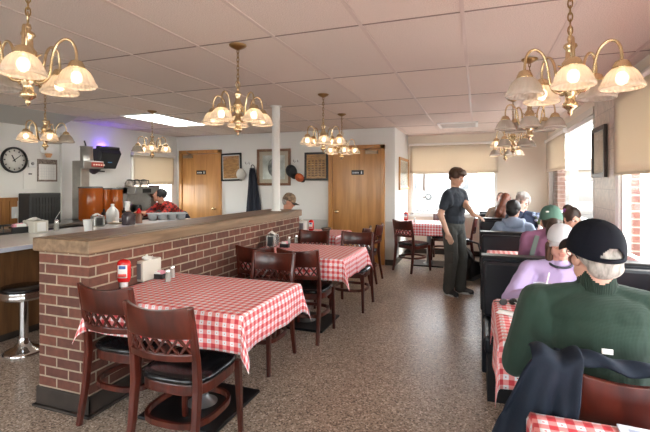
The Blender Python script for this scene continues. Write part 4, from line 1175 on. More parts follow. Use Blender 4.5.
def person(label, loc, rz, shirt, pants=JEAN, pose='sit', seat=.46, s=1., wide=1., lean=.08, head=(0, .15, 0), wr=None, wl=None, short=False, skin=SKIN, hands=True,
           voxel=.010, feet=None, collar=None, wrinkle=.006, face=True, legs=True, headoff=(0, 0, 0), pole=(.9, -.5, -.6), curl=.5, hd=None, neckcol=None, legspread=.11, polel=None):
    P = Prims(); mats = [skin, shirt, pants, SHOE, LIP, EYE, IRIS, SOLE, neckcol or shirt]
    if pose == 'sit': pel = Vector((0, 0, seat+.085*s))
    else: pel = Vector((0, 0, .925*s))
    ax = Vector((0, math.sin(lean), math.cos(lean))); back = Vector((0, -math.cos(lean), math.sin(lean)))
    at_ = lambda d, o=0: pel+ax*d*s-back*o*s
    nb = at_(.50)
    RT = Matrix.Rotation(-lean, 3, 'X')
    E = lambda d, r, o=0: P.ell(at_(d, o), Vector((r[0]*wide, r[1]*(.4+.6*wide), r[2]))*s, 1, RT)
    P.ell(pel, Vector((.165*wide, .125*wide, .12))*s, 2 if pose != 'sit' else 2, RT)
    E(.10, (.150, .120, .12), .01); E(.22, (.152, .118, .15), .008); E(.34, (.168, .118, .15), 0); E(.41, (.160, .098, .10), -.01)
    sh = {}
    for sx in (-1, 1):
        S = nb+Vector((sx*.178*wide*s, 0, 0))-ax*.055*s; sh[sx] = S
        P.cap(nb-ax*.01*s+Vector((sx*.03*s, 0, 0)), S+ax*.0*s, .052*s, .062*s, 1)
        P.cap(S, S-ax*.10*s+Vector((-sx*.03*s, 0, 0)), .062*s, .075*s, 1)
    yaw, pitch, roll = head
    hfw = lean*.5+pitch*.35
    hc = nb+Vector((0, math.sin(hfw), math.cos(hfw)))*.165*s+Vector(headoff)*s
    R = Matrix.Rotation(yaw, 3, 'Z') @ Matrix.Rotation(-pitch, 3, 'X') @ Matrix.Rotation(roll, 3, 'Y')
    P.cap(nb-ax*.03*s, hc+R @ Vector((0, -.02*s, -.05*s)), .058*s, .052*s, 0)
    if collar: P.cap(nb-ax*.02*s, nb+(hc-nb).normalized()*collar*s, .070*s, .066*s, 8)
    else: P.cap(nb-ax*.03*s, nb+(hc-nb).normalized()*.004*s, .064*s, .061*s, 8)
    head_prims(P, hc, R, 0, 4, 5, 6, s, face)
    # legs
    for sx in (-1, 1):
        hip = pel+Vector((sx*.09*wide*s, .0, -.03*s))
        if pose == 'sit':
            kn = Vector((sx*legspread*s*wide, .43*s, seat+.065*s)); an = Vector((sx*(legspread+.01)*s, .43*s-.01, .085))
            P.cap(hip, kn, .085*s, .062*s, 2)
            if legs:
                P.cap(kn, an, .060*s, .045*s, 2); P.cap(an+Vector((0, -.01, -.035)), an+Vector((0, .15*s, -.05)), .042, .032, 3)
        else:
            f = feet[sx]
            an = Vector((f[0], f[1], .09)); fd = Vector((math.sin(f[2]), math.cos(f[2]), 0)); kd = (an-hip)
            kn = hip+kd*.5+Vector((0, .035*s, .02))
            P.cap(hip, kn, .103*s, .088*s, 2); P.cap(kn, an+Vector((0, 0, -.01)), .086*s, .076*s, 2)
            P.cap(an+Vector((0, 0, -.035))-fd*.03, an+fd*.08+Vector((0, 0, -.045)), .044, .04, 3); P.cap(an+fd*.08+Vector((0, 0, -.045)), an+fd*.145+Vector((0, 0, -.055)), .04, .032, 3)
            P.cap(Vector((an.x, an.y, .014))-fd*.055, Vector((an.x, an.y, .014))+fd*.165, .014, .013, 7); P.cap(Vector((an.x, an.y, .018))-fd*.03, Vector((an.x, an.y, .018))+fd*.10, .036, .036, 7)
    # arms
    for sx, w in ((1, wr), (-1, wl)):
        if w is None: w = (sx*.16, .36, seat+.33) if pose == 'sit' else (sx*.24, .05, .80)
        pl = polel if (sx < 0 and polel) else pole
        el, wv = ik(sh[sx], w, .285*s, .255*s, (sx*pl[0], pl[1], pl[2]))
        if short:
            mid = sh[sx].lerp(el, .62)
            P.cap(sh[sx], mid, .062*s, .060*s, 1); P.cap(sh[sx].lerp(el, .5), el, .047*s, .041*s, 0); P.cap(el, wv, .041*s, .029*s, 0)
        else:
            P.cap(sh[sx], el, .064*s*(.5+.5*wide), .054*s, 1); P.cap(el, wv, .053*s, .040*s, 1)
        if hands:
            d = (wv-el).normalized(); n = Vector((-sx*.6, .1, -.7))
            if hd and sx in hd: d, n = Vector(hd[sx][0]), Vector(hd[sx][1])
            if not short: P.cap(wv-d*.01, wv+d*.01, .030*s, .028*s, 0)
            hand(P, wv, d, n, sx, 0, curl, .95*s)
    T = Matrix.Identity(4)
    o = skin_object('person', P, mats, voxel, 3, {1: wrinkle, 2: wrinkle, 8: wrinkle*.3})
    o.location = loc; o.rotation_euler.z = rz
    tag(o, label, 'person')
    o_info = dict(hc=hc, R=R, nb=nb, s=s, sh=sh, pel=pel, ax=ax)
    return o, o_info
def HM(i): return Matrix.Translation(i['hc']) @ i['R'].to_4x4() @ Matrix.Scale(i['s'], 4)
def hair(o, i, blobs, m, noise=.006, voxel=.008, name='hair'):
    P = Prims(); R = i['R']; s = i['s']
    for k in blobs:
        if len(k) == 2: P.ell(i['hc']+R @ (Vector(k[0])*s), Vector(k[1])*s, 0, R)
        else: P.cap(i['hc']+R @ (Vector(k[0])*s), i['hc']+R @ (Vector(k[1])*s), k[2]*s, k[3]*s, 0)
    return skin_object(name, P, [m], voxel, 2, None, None, o, noise)
def cap_on(o, i, m, brim=True, mb=None, z=.045, r=(.087, .106, .098), tilt=0., strap=False, logo=None, blen=.075, by=0.):
    M = HM(i) @ Matrix.Translation((0, -.012+by, z)) @ Matrix.Rotation(tilt, 4, 'X')
    b = MB()
    def fn(u, v):
        a = 2*PI*u; e = PI/2*v; lo = 0
        z0 = -.022
        zz = z0+(r[2]-z0)*math.sin(e)
        rr = math.cos(e)**.72 if v < 1 else 0.001
        return (r[0]*rr*math.cos(a), r[1]*rr*math.sin(a), zz)
    b.grid(fn, 96, 34, M=M)
    if strap:
        keep = []
        for j in range(34):
            for k in range(96):
                a = 2*PI*(k+.5)/96; da = ((a+PI/2+PI) % (2*PI))-PI; z_ = fn((k+.5)/96, (j+.5)/34)[2]+.022
                if not (abs(da) < .46 and .016 < z_ < .016+.040*math.sqrt(max(0, 1-(da/.46)**2))): keep.append(j*96+k)
        b.f = [b.f[q] for q in keep]; b.m = [b.m[q] for q in keep]; b.s = [b.s[q] for q in keep]
    c = b.build('cap', m, o, solid=.003)
    MB().ell((0, 0, r[2]+.001), (.009, .009, .006), M=M, seg=10, rings=6).build('button', m, c)
    if brim:
        b = MB()
        def fb(u, v):
            a = (u-.5)*2.1; x = math.sin(a)*r[0]*1.0; y = math.cos(a)*r[1]*1.0
            k = math.cos(a*.75)
            return (x*(1+.05*v), y+blen*v*max(.05, k)**.7, -.018-.012*v-.026*(a/1.05)**2*(.4+.6*v))
        b.grid(fb, 24, 8, M=M); b.build('brim', mb or m, c, solid=.004)
    b = MB()
    for k in range(6):
        a = 2*PI*k/6+PI/6
        pts = [(r[0]*1.012*math.cos(e)**.72*math.cos(a), r[1]*1.012*math.cos(e)**.72*math.sin(a), -.02+(r[2]+.021)*math.sin(e)) for e in [PI/2*j/9*.98 for j in range(10)]]
        if strap and abs(((a+PI/2+PI) % (2*PI))-PI) < .5: pts = pts[5:]
        b.tube(pts, .0016, 5, M=M)
    b.build('seam', m, c)
    if logo:
        q = M @ Matrix.Rotation(logo[2], 4, 'Z')
        b = MB(); b.ell((logo[0], r[1]*logo[3], logo[1]), (.013, .006, .008), M=q, seg=12, rings=8); b.build('emblem', paper, c)
    return c
GREYH = M_('hair_grey', (.36, .33, .30), .8, var=(70, .45, (1, 1, .3))); BROWNH = M_('hair_dark_brown', (.035, .018, .011), .55, var=(60, .5, (1, 1, .2))); BLACKH = M_('hair_black', (.008, .007, .007), .5, var=(60, .4)); REDH = M_('hair_auburn', (.13, .034, .014), .55, var=(60, .5, (1, 1, .2)))
SANDH = M_('hair_sandy', (.15, .08, .045), .6, var=(60, .4)); BRN2 = M_('hair_brown', (.07, .032, .016), .5, var=(70, .55, (1, 1, .3)))
def glasses(o, i, m=None):
    M = HM(i); b = MB()
    for sx in (-1, 1):
        b.tube([(sx*.033+.023*math.cos(a), .102, .008+.018*math.sin(a)) for a in [2*PI*k/14 for k in range(15)]], .0022, 6, M=M, caps=False)
        b.tube([(sx*.056, .100, .014), (sx*.078, .06, .016), (sx*.084, -.015, .012), (sx*.083, -.035, -.005)], .0022, 6, M=M)
    b.tube([(-.010, .103, .010), (.010, .103, .010)], .002, 6, M=M)
    return b.build('glasses', m or black, o)

# 1 man in the green sweater, back to the camera
GREEN, nt_, b_ = base('green_sweater', .95)
def _waffle(nt, b):
    tc = N(nt, 'ShaderNodeTexCoord'); b.inputs['Base Color'].default_value = (.013, .034, .022, 1)
    hs = []
    for axis in ('X', 'Z'):
        w = N(nt, 'ShaderNodeTexWave', wave_type='BANDS', bands_direction=axis); w.inputs['Scale'].default_value = 75; nt.links.new(tc.outputs['Object'], w.inputs['Vector']); hs.append(w.outputs['Fac'])
    ad = N(nt, 'ShaderNodeMath', operation='ADD'); nt.links.new(hs[0], ad.inputs[0]); nt.links.new(hs[1], ad.inputs[1])
    bp = N(nt, 'ShaderNodeBump'); bp.inputs['Strength'].default_value = .35; bp.inputs['Distance'].default_value = .002
    nt.links.new(ad.outputs[0], bp.inputs['Height']); nt.links.new(bp.outputs[0], b.inputs['Normal'])
    b.inputs['Sheen Weight'].default_value = .1
_waffle(nt_, b_)
GREENC, nt_, b_ = base('green_collar_rib', .95)
b_.inputs['Base Color'].default_value = (.012, .031, .020, 1)
def _rib(nt, b):
    tc = N(nt, 'ShaderNodeTexCoord'); w = N(nt, 'ShaderNodeTexWave', wave_type='BANDS', bands_direction='X'); w.inputs['Scale'].default_value = 55; nt.links.new(tc.outputs['Object'], w.inputs['Vector'])
    bp = N(nt, 'ShaderNodeBump'); bp.inputs['Strength'].default_value = .9; bp.inputs['Distance'].default_value = .006
    nt.links.new(w.outputs['Fac'], bp.inputs['Height']); nt.links.new(bp.outputs[0], b.inputs['Normal'])
_rib(nt_, b_)
o, i = person('man in dark green knit sweater and navy cap, seated with back turned', (.430, 1.815, 0), 0, GREEN, PANT, seat=.485, s=.97, wide=1.22, lean=.12, head=(.30, .06, 0), wr=(.20, .40, .84), wl=(-.23, .30, .80), polel=(.35, -.5, -.9), collar=.062, neckcol=GREENC, voxel=.0062, skin=SKIN2, wrinkle=.005, headoff=(-.01, -.008, -.028))
hair(o, i, [((0, -.050, .005), (.078, .066, .058)), ((0, -.03, .045), (.084, .088, .05)), ((0, -.068, -.035), (.066, .038, .045)), ((.068, -.012, .018), (.018, .030, .035)), ((-.068, -.012, .018), (.018, .030, .035))], GREYH, .004, .006)
NAVYC = M_('cap_navy', (.005, .0065, .012), .9, bump=(160, .2, .002), spec=.2)
cap_on(o, i, NAVYC, z=.040, r=(.095, .117, .103), tilt=.30, strap=True, mb=M_('brim_brown', (.020, .013, .012), .85, spec=.2), blen=.055)
glasses(o, i)
t = MB().bx(-.012, .02, -.006, .001, 0, .016); t.build('garment_tag', paper, o, loc=(-.03, -.172, .895))
# 2 woman in lavender facing the camera
LAV = fabric('lavender_sweatshirt', (.40, .31, .50))
o, i = person('woman in a lavender sweatshirt and pale grey cap, looking down', (.50, 3.24, 0), PI, LAV, JEAN, seat=.455, s=.87, wide=1.16, lean=.34, head=(-.05, .20, 0), wr=(.15, .38, .80), wl=(-.13, .40, .80), collar=.0, voxel=.0065, skin=SKIN2, wrinkle=.007)
hair(o, i, [((0, -.035, .015), (.078, .082, .076)), ((.078, -.01, -.02), (.07, -.01, -.14), .026, .03), ((-.078, -.01, -.02), (-.07, -.01, -.16), .026, .034), ((0, -.08, -.0), (0, -.085, -.16), .06, .06)], BRN2, .006, .007)
cap_on(o, i, M_('cap_pale_grey', (.55, .55, .58), .9), z=.052, tilt=.06, r=(.090, .108, .088), blen=.06)
glasses(o, i, M_('frame_gold', (.45, .32, .2), .3, .8))
c = i['nb']+Vector((0, .012, .012))
MB().tube([c+Vector((.066*math.cos(a), .062*math.sin(a), -.022*math.sin(a))) for a in [2*PI*k/24 for k in range(25)]], .008, 8, caps=False).build('collar', M_('collar_charcoal', (.04, .04, .055), .9), o)
# 3 green cap
MAUV = fabric('mauve_sweater', (.24, .10, .17))
o, i = person('person in a mauve sweater and green cap with a white emblem, back turned', (.585, 3.90, 0), 0, MAUV, JEAN, seat=.455, s=1.02, wide=1.02, lean=.14, head=(.05, .35, 0), headoff=(0, .03, -.085), voxel=.010, wrinkle=.008, wr=(.15, .30, .80), wl=(-.15, .30, .78), polel=(.25, -.4, -.9), face=True)
hair(o, i, [((0, -.032, .0), (.077, .080, .070)), ((.0, -.080, -.02), (-.01, -.11, -.12), .045, .055), ((-.01, -.11, -.12), (-.02, -.10, -.20), .055, .03)], BROWNH, .006)
cap_on(o, i, M_('cap_green', (.085, .165, .125), .9), z=.046, logo=(.012, .045, PI-.35, .86), r=(.087, .105, .100), tilt=.28)
b = MB(); b.bar([i['sh'][-1]+Vector((.06, -.09, .04)), i['sh'][-1]+Vector((.02, -.115, -.10)), i['sh'][-1]+Vector((-.02, -.11, -.25))], .035, .008, up=(0, -1, 0)); b.build('shoulder_strap', M_('strap_grey', (.09, .10, .085), .8), o)
# 4 dark hair with purple tie, across from 3
o, i = person('person with dark hair in a purple tie, half hidden behind the green cap', (.88, 4.92, 0), PI, M_('top_plum', (.08, .04, .09), .9), JEAN, seat=.455, s=.89, lean=.2, head=(.5, .35, 0), wr=(.12, .33, .80), wl=(-.12, .33, .80))
hair(o, i, [((0, -.02, .035), (.086, .102, .10)), ((.03, -.06, .10), (.055, .055, .05)), ((0, -.07, -.03), (.07, .06, .09))], BROWNH, .006)
b = MB(); M = HM(i)
b.tube([(.03+.05*math.cos(a), -.05+.02*math.sin(a)*.3, .085+.03*math.sin(a)) for a in [2*PI*k/16 for k in range(17)]], .012, 8, M=M, caps=False); b.build('hair_tie', M_('scrunchie_purple', (.16, .05, .25), .8, bump=(60, .8)), o)
# 5 boy in the hoodie
HOOD = fabric('hoodie_blue_grey', (.26, .31, .42))
o, i = person('boy with dark hair in a blue-grey hoodie, back turned, second booth', (.416, 5.66, 0), 0, HOOD, JEAN, seat=.455, s=.90, wide=1.05, lean=.10, head=(-.45, .18, 0), wr=(.13, .34, .80), wl=(-.13, .34, .80), wrinkle=.008)
hair(o, i, [((0, -.022, .045), (.095, .112, .105)), ((0, -.055, -.01), (.082, .065, .075)), ((0, .05, .085), (.07, .05, .04))], BLACKH, .008)
P = Prims(); nb = i['nb']
P.ell(nb+Vector((0, -.065, .0)), (.115, .075, .075), 0); P.cap(nb+Vector((-.10, -.02, .02)), nb+Vector((-.06, .07, -.02)), .036, .03, 0); P.cap(nb+Vector((.10, -.02, .02)), nb+Vector((.06, .07, -.02)), .036, .03, 0)
skin_object('hood', P, [HOOD], .01, 3, None, None, o, .008)
# 6 grey-haired woman facing
o, i = person('grey-haired woman in a navy top and glasses, across from the hooded boy', (.63, 6.98, 0), PI, fabric('navy_top', (.022, .03, .055)), JEAN, seat=.455, s=.98, lean=.10, head=(.15, .35, 0), wr=(.05, .22, 1.03), wl=(-.14, .33, .80), skin=SKIN2, pole=(.9, .1, -.8), hd={1: ((-.25, -.1, 1), (0, -1, 0))})
hair(o, i, [((0, -.03, .055), (.098, .105, .10)), ((.07, -.01, .02), (.04, .06, .06)), ((-.07, -.01, .02), (.04, .06, .06)), ((0, .045, .11), (.075, .05, .035)), ((.05, .0, .13), (.05, .05, .03))], GREYH, .012)
glasses(o, i)
# 7 auburn hair
o, i = person('person with long auburn hair, back turned, last booth', (.44, 7.71, 0), 0, fabric('tan_jacket', (.30, .24, .20)), JEAN, seat=.455, s=.96, lean=.08, head=(-.35, .1, .08), wr=(.1, .22, .80), wl=(-.14, .22, .80))
hair(o, i, [((0, -.02, .035), (.088, .105, .102)), ((0, -.07, 0), (-.05, -.10, -.22), .075, .075), ((-.05, -.10, -.22), (-.09, -.09, -.34), .08, .04), ((-.07, 0, 0), (-.10, -.03, -.24), .045, .055), ((.03, -.07, -.05), (.02, -.10, -.26), .06, .05)], REDH, .008)
# 8 man at the far wall
o, i = person('short-haired man in a brown jacket at the last booth by the far wall', (.41, 8.62, 0), PI, fabric('brown_jacket', (.20, .14, .10)), JEAN, legspread=.24, seat=.455, s=.95, lean=.10, head=(.1, .1, 0), wr=(.1, .28, .80), wl=(-.12, .28, .80), skin=SKIN2)
hair(o, i, [((0, -.03, .05), (.080, .098, .088)), ((.065, -.02, .02), (.018, .05, .04)), ((-.065, -.02, .02), (.018, .05, .04))], SANDH, .004)
# 9 standing boy
WL = Matrix.Rotation(math.radians(116), 3, 'Z') @ (Vector((.02, 5.36, 0))-Vector((-.30, 5.86, 0)))
TEE = fabric('charcoal_tee', (.030, .036, .047)); CARGO = fabric('olive_cargo_trousers', (.062, .062, .056))
o, i = person('standing boy in a charcoal T-shirt and grey-green trousers, hand on the booth', (-.30, 5.86, 0), math.radians(-116), TEE, CARGO, pose='stand', s=.965, wide=1.12, lean=.05, head=(-.10, .28, 0), short=True,
              feet={-1: (-.10, .04, -.25), 1: (.10, -.02, .3)}, wl=(WL.x, WL.y, .945), wr=(.25, .05, .835), voxel=.008, wrinkle=.007, hands=True, pole=(.4, -.9, -.1), curl=.45, skin=M_('skin_tan', (.56, .33, .23), .55, var=(20, .06)), hd={-1: ((-.1, .9, -.3), (.0, -.3, -1))})
hair(o, i, [((0, -.018, .058), (.092, .112, .090)), ((0, .06, .088), (.078, .055, .040)), ((0, .085, .075), (.06, .035, .022)), ((.068, -.005, .03), (.026, .055, .04)), ((-.068, -.005, .03), (.026, .055, .04)), ((0, -.075, .0), (.066, .04, .06))], BRN2, .010)
b = MB(); c = i['pel']+i['ax']*.36
b.box((-.075, .128, c.z), (.055, .006, .014)); b.box((-.075, .128, c.z-.022), (.04, .006, .008)); b.build('chest_print', M_('tee_print', (.4, .42, .45), .7), o)
for sx in (-1, 1):
    b = MB(); b.box((sx*.165, .03, .50), (.03, .13, .15)); b.build('cargo_pocket', CARGO, o, bevel=.012)
b = MB()
pts = [(.125, .055, .045), (.145, .03, .035), (.148, -.02, .055), (.143, .02, .05)]
b.tube([(.122, .075, .07), (.141, .045, .048), (.148, .012, .045), (.149, -.035, .066)], [.003, .008, .009, .002], 6); b.build('shoe_swoosh', paper, o)
# 10 man in the camouflage cap
o, i = person('person in a camouflage cap behind the far end of the brick divider', (-2.93, 6.06, 0), -PI/2+.35, fabric('rust_shirt', (.28, .11, .07)), JEAN, seat=.46, s=.96, lean=.22, head=(-.1, .35, 0), wr=(.1, .30, .84), wl=(-.12, .30, .84), skin=M_('skin_ruddy', (.55, .26, .17), .55))
hair(o, i, [((0, -.04, .02), (.080, .085, .07)), ((0, -.06, -.03), (.066, .045, .04))], GREYH, .004)
camo = M_('camouflage', (.2, .14, .09), .9, var=(22, .75))
cap_on(o, i, camo, z=.048, mb=M_('brim_dark', (.05, .04, .035), .9), r=(.093, .112, .105), blen=.08)
# stool-like chair for him
CHB = chair(-3.02, 5.86, 0, 'dark cherry wooden chair under the person in the camouflage cap, behind the divider')
CHB.location = (-2.95, 6.06, 0); CHB.rotation_euler.z = -PI/2+.35
# 11 kitchen worker
PLAID, nt_, b_ = base('plaid_red', .9)
def _plaid(nt, b):
    tc = N(nt, 'ShaderNodeTexCoord'); ck = N(nt, 'ShaderNodeTexChecker'); ck.inputs['Scale'].default_value = 22
    ck.inputs['Color1'].default_value = (.50, .04, .03, 1); ck.inputs['Color2'].default_value = (.10, .02, .02, 1)
    nt.links.new(tc.outputs['Object'], ck.inputs['Vector']); nt.links.new(ck.outputs['Color'], b.inputs['Base Color'])
_plaid(nt_, b_)
kp = at(165.5, X=-4.98)
o, i = person('kitchen worker in a red plaid shirt bending beside the coffee machine', (-4.96, kp.y+.40, 0), math.radians(165), PLAID, JEAN, pose='stand', s=.93, lean=1.0, head=(-.9, -.25, 0), feet={-1: (-.1, 0, 0), 1: (.1, 0, 0)}, wr=(.18, .72, .98), wl=(-.12, .74, .98), voxel=.010, skin=M_('skin_ruddy', (.55, .26, .17), .55))
hair(o, i, [((0, -.03, .05), (.084, .10, .09)), ((.066, -.02, .02), (.022, .05, .045)), ((-.066, -.02, .02), (.022, .05, .045))], BLACKH, .006)

# navy jacket hung over the back of the green man's chair
JK = M_('jacket_navy', (.008, .013, .024), .75, bump=(60, .3, .004), spec=.25)
t = thing('jacket', 'navy jacket draped over the chair back behind the green sweater', 'jacket', (.44, 1.555, 0))
def jfn(u, v):
    # comes from the man's back over the rail, then falls and spreads to the left
    q = max(0, v-.14)/.86
    z = .905+.012*math.sin(min(1, v/.14)*PI) if v < .14 else .905-.60*q
    y = .055-.12*(v/.14) if v < .14 else -.065-.012*math.sin(min(1, q*1.8)*PI/2)
    xl, xr = -.275-.215*q**.85, -.135-.07*q
    x = xl+(xr-xl)*u
    g = min(1, q*2.2)
    fold = .018*math.sin(u*11+q*3.2)*g+.010*math.sin(u*25-q*6)*g+.006*math.sin(u*7+q*22)*min(1, q*4)
    return (x, y+fold+.13*max(0, .5-u)*g, z+.012*math.sin(u*8)*(1-q)+.02*math.sin(u*14)*q)
MB().grid(jfn, 70, 60).build('jacket_panel', JK, t, solid=.010)
def jf2(u, v):
    a = PI*v
    x = -.20+.54*u
    return (x, .052-.030*math.cos(a)+.006*math.sin(u*31+v*6), .868+.030*math.sin(a)+.008*math.sin(u*11)-.012*u+.006*math.sin(u*27+v*4))
MB().grid(jf2, 60, 12).build('jacket_collar', JK, t, solid=.010)
# infant car seat on the floor behind the standing boy
t = thing('infant_car_seat', 'black infant car seat with carry handle on the floor behind the standing boy', 'baby seat', (-.17, 7.0, 0), math.radians(-20))
cs = M_('car_seat_black', (.018, .018, .02), .7); cg = M_('car_seat_grey', (.10, .10, .105), .6)
b = MB()
b.add([(x, y, z) for x in (-.19, .19) for y, z in ((-.30, .02), (.28, .02), (.34, .10), (.30, .20), (-.32, .34), (-.36, .20))], [(0, 1, 2, 3, 4, 5), (11, 10, 9, 8, 7, 6)]+[(k, (k+1) % 6, 6+(k+1) % 6, 6+k) for k in range(6)])
b.build('shell', cs, t, bevel=.04)
b = MB(); b.bx(-.21, .21, -.26, .24, 0, .06); b.build('base', cg, t, bevel=.02)
P = Prims(); P.ell((0, -.12, .27), (.15, .17, .09), 0); P.ell((0, .12, .20), (.15, .14, .06), 0)
skin_object('padding', P, [cg], .015, 3, None, None, t, .006)
def can(u, v):
    a = PI*u; e = math.radians(20+95*v)
    return (.20*math.cos(a), -.22+.24*math.sin(a)*math.cos(e)-.02, .26+.26*math.sin(a)*math.sin(e))
MB().grid(can, 20, 10).build('canopy', cs, t, solid=.008)
MB().tube([(-.215, 0, .20), (-.22, .03, .40), (-.17, .05, .53), (0, .055, .565), (.17, .05, .53), (.22, .03, .40), (.215, 0, .20)], .016, 10).build('handle', black, t)
SKYS, EXPO = 7.0, 0.6
# ------------------------------------------------------------------ outside
struct(MB().bx(-20, 16, -14, 18, -.40, -.25).build('ground_bounce_apron', M_('bounce_concrete', (.50, .48, .45), .9, var=(.8, .1))))  # pale apron added around the building to bounce daylight up to the ceiling
o = MB().bx(-70, 80, -60, 120, -.47, -.27).build('ground_parking_lot', M_('asphalt_pale', (.13, .128, .122), .9, var=(.8, .12))); struct(o)
def car(x, y, rz, col, label, kind=0):
    t = thing('car', label, 'car', (x, y, -.25), rz)
    pm = M_('car_paint_'+col[0], col[1], .25, coat=.6)
    if kind == 0:   # saloon
        prof = [(-2.2, .35), (-2.25, .62), (-2.1, .88), (-1.55, .95), (-.95, 1.40), (.55, 1.42), (1.25, .98), (2.0, .88), (2.25, .62), (2.2, .32)]
    else:           # pickup or van
        prof = [(-2.5, .42), (-2.55, .75), (-2.5, 1.12), (-.55, 1.12), (-.45, 1.75), (.75, 1.78), (1.35, 1.20), (2.3, 1.10), (2.5, .75), (2.45, .40)]
    M = Matrix.Rotation(PI/2, 4, 'X')
    MB().prism(prof, -.86, .86, M=M).build('body', pm, t, bevel=.08)
    b = MB()
    if kind == 0: gl = [(-1.35, 1.0), (-.88, 1.34), (.48, 1.36), (1.02, 1.0)]
    else: gl = [(-.38, 1.22), (-.32, 1.66), (.66, 1.69), (1.08, 1.24)]
    b.prism(gl, -.872, .872, M=M); b.build('side_window', M_('car_glass', (.09, .10, .11), .05), t)
    for wx in (-1.38, 1.38):
        for sy in (-1, 1):
            q = MB(); q.tube([(wx, sy*.70, .32), (wx, sy*.90, .32)], .32, 22); q.tube([(wx, sy*.885, .32), (wx, sy*.905, .32)], .19, 18, 1)
            q.build('wheel', [M_('tyre', (.02, .02, .02), .8), M_('hub', (.5, .5, .5), .3, .8)], t)
    return t
t = car(2.75, 14.3, math.radians(76), ('cream', (.14, .135, .13)), 'white pickup with a red lower body outside the side window past the green cap', 1)
MB().bx(-2.35, 2.35, -.88, .88, .52, .86).build('lower_panel', M_('car_paint_red', (.10, .006, .008), .25), t, bevel=.03)
car(3.9, 7.3, math.radians(90), ('silver', (.10, .105, .115)), 'silver car outside the near side window at the right edge')
car(-3.6, 47, math.radians(4), ('white', (.32, .32, .32)), 'white car parked straight across the lot beyond the standing boy')
car(3.8, 46, math.radians(176), ('grey', (.04, .042, .048)), 'grey car parked across the lot to the right of the standing boy')
car(-9.5, 44, math.radians(2), ('blue', (.05, .065, .09)), 'blue car parked across the lot at the left of the far window')
def tree(x, y, h, label, seed):
    t = thing('tree', label, 'tree', (x, y, -.25)); rnd = random.Random(seed)
    b = MB(); bark = M_('bark', (.07, .05, .04), .9)
    def br(p, d, L, r, n):
        q = p+d*L
        b.tube([p, p.lerp(q, .5)+Vector((rnd.uniform(-.05, .05), rnd.uniform(-.05, .05), 0))*L, q], [r, r*.8, r*.6], 6)
        if n:
            for _ in range(3):
                nd = (d+Vector((rnd.uniform(-.7, .7), rnd.uniform(-.7, .7), rnd.uniform(-.1, .5)))).normalized(); br(q, nd, L*.68, r*.58, n-1)
    br(Vector((0, 0, 0)), Vector((0, 0, 1)), h*.38, h*.022, 4)
    b.build('branches', bark, t)
tree(7.5, 20, 7, 'bare tree beyond the white and red pickup outside the side window', 1)
tree(10.5, 26, 8, 'bare tree farther off beyond the side window', 2)
tree(-6, 52, 9, 'bare tree across the lot at the left of the far window', 4)
def building(x, y, w, d, h, col, label, roofc):
    t = thing('building', label, 'building', (x, y, -.25))
    MB().bx(-w/2, w/2, -d/2, d/2, 0, h).build('wall', M_('siding_'+col[0], col[1], .8), t)
    b = MB(); V = [(-w/2-.4, -d/2-.4, h), (w/2+.4, -d/2-.4, h), (w/2+.4, d/2+.4, h), (-w/2-.4, d/2+.4, h), (-w/2-.4, 0, h+1.6), (w/2+.4, 0, h+1.6)]
    b.add(V, [(0, 1, 2, 3), (0, 1, 5, 4), (3, 2, 5, 4), (0, 3, 4), (1, 2, 5)]); b.build('roof', M_('roof_'+roofc[0], roofc[1], .8), t)
    n = int(w/3)
    for k in range(n):
        q = MB(); xx = -w/2+(k+.5)*w/n; q.bx(xx-.5, xx+.5, -d/2-.05, -d/2+.05, 1.0, 2.2); q.build('window', M_('far_glass', (.12, .13, .14), .1), t)
building(-8, 60, 16, 8, 3.2, ('pale', (.34, .33, .31)), 'low pale building across the lot beyond the far window', ('grey', (.20, .20, .205)))
building(9, 64, 12, 8, 3.4, ('tan', (.34, .29, .24)), 'low tan building across the lot to the right', ('brown', (.2, .15, .12)))
building(24, 30, 9, 14, 4.0, ('pale2', (.36, .35, .33)), 'pale building beyond the side window', ('grey', (.20, .20, .205)))
def patio_chair(x, y, rz, label):
    t = thing('patio_chair', label, 'chair', (x, y, -.25), rz, 'metal patio chairs outside the far window')
    m = M_('patio_metal', (.07, .07, .074), .4, .5)
    for sx in (-1, 1):
        MB().tube([(sx*.25, -.25, 0), (sx*.25, -.22, .45), (sx*.24, -.30, .95)], .016, 8).build('rear_leg', m, t)
        MB().tube([(sx*.25, .24, 0), (sx*.25, .22, .65), (sx*.25, -.24, .68)], .016, 8).build('front_leg', m, t)
    b = MB(); b.tube([(-.24, -.30, .95), (0, -.33, 1.02), (.24, -.30, .95)], .016, 8)
    for k in range(5): b.tube([(-.24, -.23-.012*k, .55+.085*k), (0, -.26-.012*k, .56+.085*k), (.24, -.23-.012*k, .55+.085*k)], .008, 6)
    b.build('backrest', m, t)
    b = MB()
    for k in range(7): b.bx(-.25, .25, -.22+k*.066, -.18+k*.066, .44, .455)
    b.build('seat', m, t)
patio_chair(-1.55, 11.0, math.radians(160), 'metal patio chair outside the far window, nearest the alcove corner')
patio_chair(-.75, 11.3, math.radians(200), 'metal patio chair outside the far window, next to the first one')
patio_chair(-1.25, 12.3, math.radians(20), 'metal patio chair outside the far window, behind the other two')

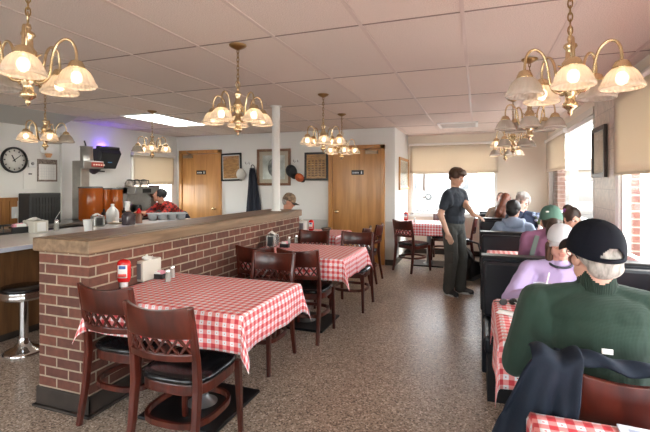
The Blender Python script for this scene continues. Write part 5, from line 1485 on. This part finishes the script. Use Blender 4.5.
# ------------------------------------------------------------------ light and camera
w = bpy.data.worlds.new('World'); scene.world = w; w.use_nodes = True
nt = w.node_tree; bg = nt.nodes['Background']
sky = N(nt, 'ShaderNodeTexSky'); sky.sky_type = 'NISHITA'; sky.sun_disc = False; sky.sun_elevation = math.radians(40); sky.sun_rotation = math.radians(60)
mx = N(nt, 'ShaderNodeMix', data_type='RGBA'); mx.inputs[0].default_value = .93
mx.inputs['B'].default_value = (1.0, .965, .92, 1); nt.links.new(sky.outputs[0], mx.inputs['A'])
nt.links.new(mx.outputs['Result'], bg.inputs[0]); bg.inputs[1].default_value = SKYS
sl = bpy.data.lights.new('sun', 'SUN'); sl.energy = 5; sl.angle = math.radians(4); sl.color = (1, .93, .82)
so = bpy.data.objects.new('sun', sl); COL.objects.link(so)
so.rotation_euler = Vector((-.50, -.62, -.62)).to_track_quat('-Z', 'Y').to_euler()
# sky portals in the window openings
def portal(loc, rot, sx, sy):
    l = bpy.data.lights.new('window_portal', 'AREA'); l.shape = 'RECTANGLE'; l.size = sx; l.size_y = sy; l.cycles.is_portal = True
    p_ = bpy.data.objects.new('window_portal', l); COL.objects.link(p_); p_.location = loc; p_.rotation_euler = rot
for (a0, a1, z0, z1) in (WA, WB, WC): portal((XR+.33, (a0+a1)/2, (z0+z1)/2), Vector((-1, 0, 0)).to_track_quat('-Z', 'Z').to_euler(), a1-a0, z1-z0)
portal(((BW[0]+BW[1])/2, YB+.14, (BW[2]+BW[3])/2), Vector((0, -1, 0)).to_track_quat('-Z', 'Z').to_euler(), BW[1]-BW[0], BW[3]-BW[2])
portal((XL-.14, (KW[0]+KW[1])/2, (KW[2]+KW[3])/2), Vector((1, 0, 0)).to_track_quat('-Z', 'Z').to_euler(), KW[1]-KW[0], KW[3]-KW[2])
for (a0, a1, z0, z1) in FW: portal(((a0+a1)/2, YF-.14, (z0+z1)/2), Vector((0, 1, 0)).to_track_quat('-Z', 'Z').to_euler(), a1-a0, z1-z0)
cam = bpy.data.cameras.new('camera'); co = bpy.data.objects.new('camera', cam); COL.objects.link(co)
co.location = (0, 0, H); co.rotation_euler = (PI/2, 0, YAW)
cam.sensor_width = 36; cam.sensor_fit = 'HORIZONTAL'; cam.lens = F/650*36
cam.shift_x = 0; cam.shift_y = -(216-V0)/650
cam.clip_start = .05; cam.clip_end = 300
scene.camera = co
vs = scene.view_settings; vs.view_transform = 'Standard'; vs.look = 'None'; vs.gamma = 1; vs.exposure = EXPO; vs.use_curve_mapping = False
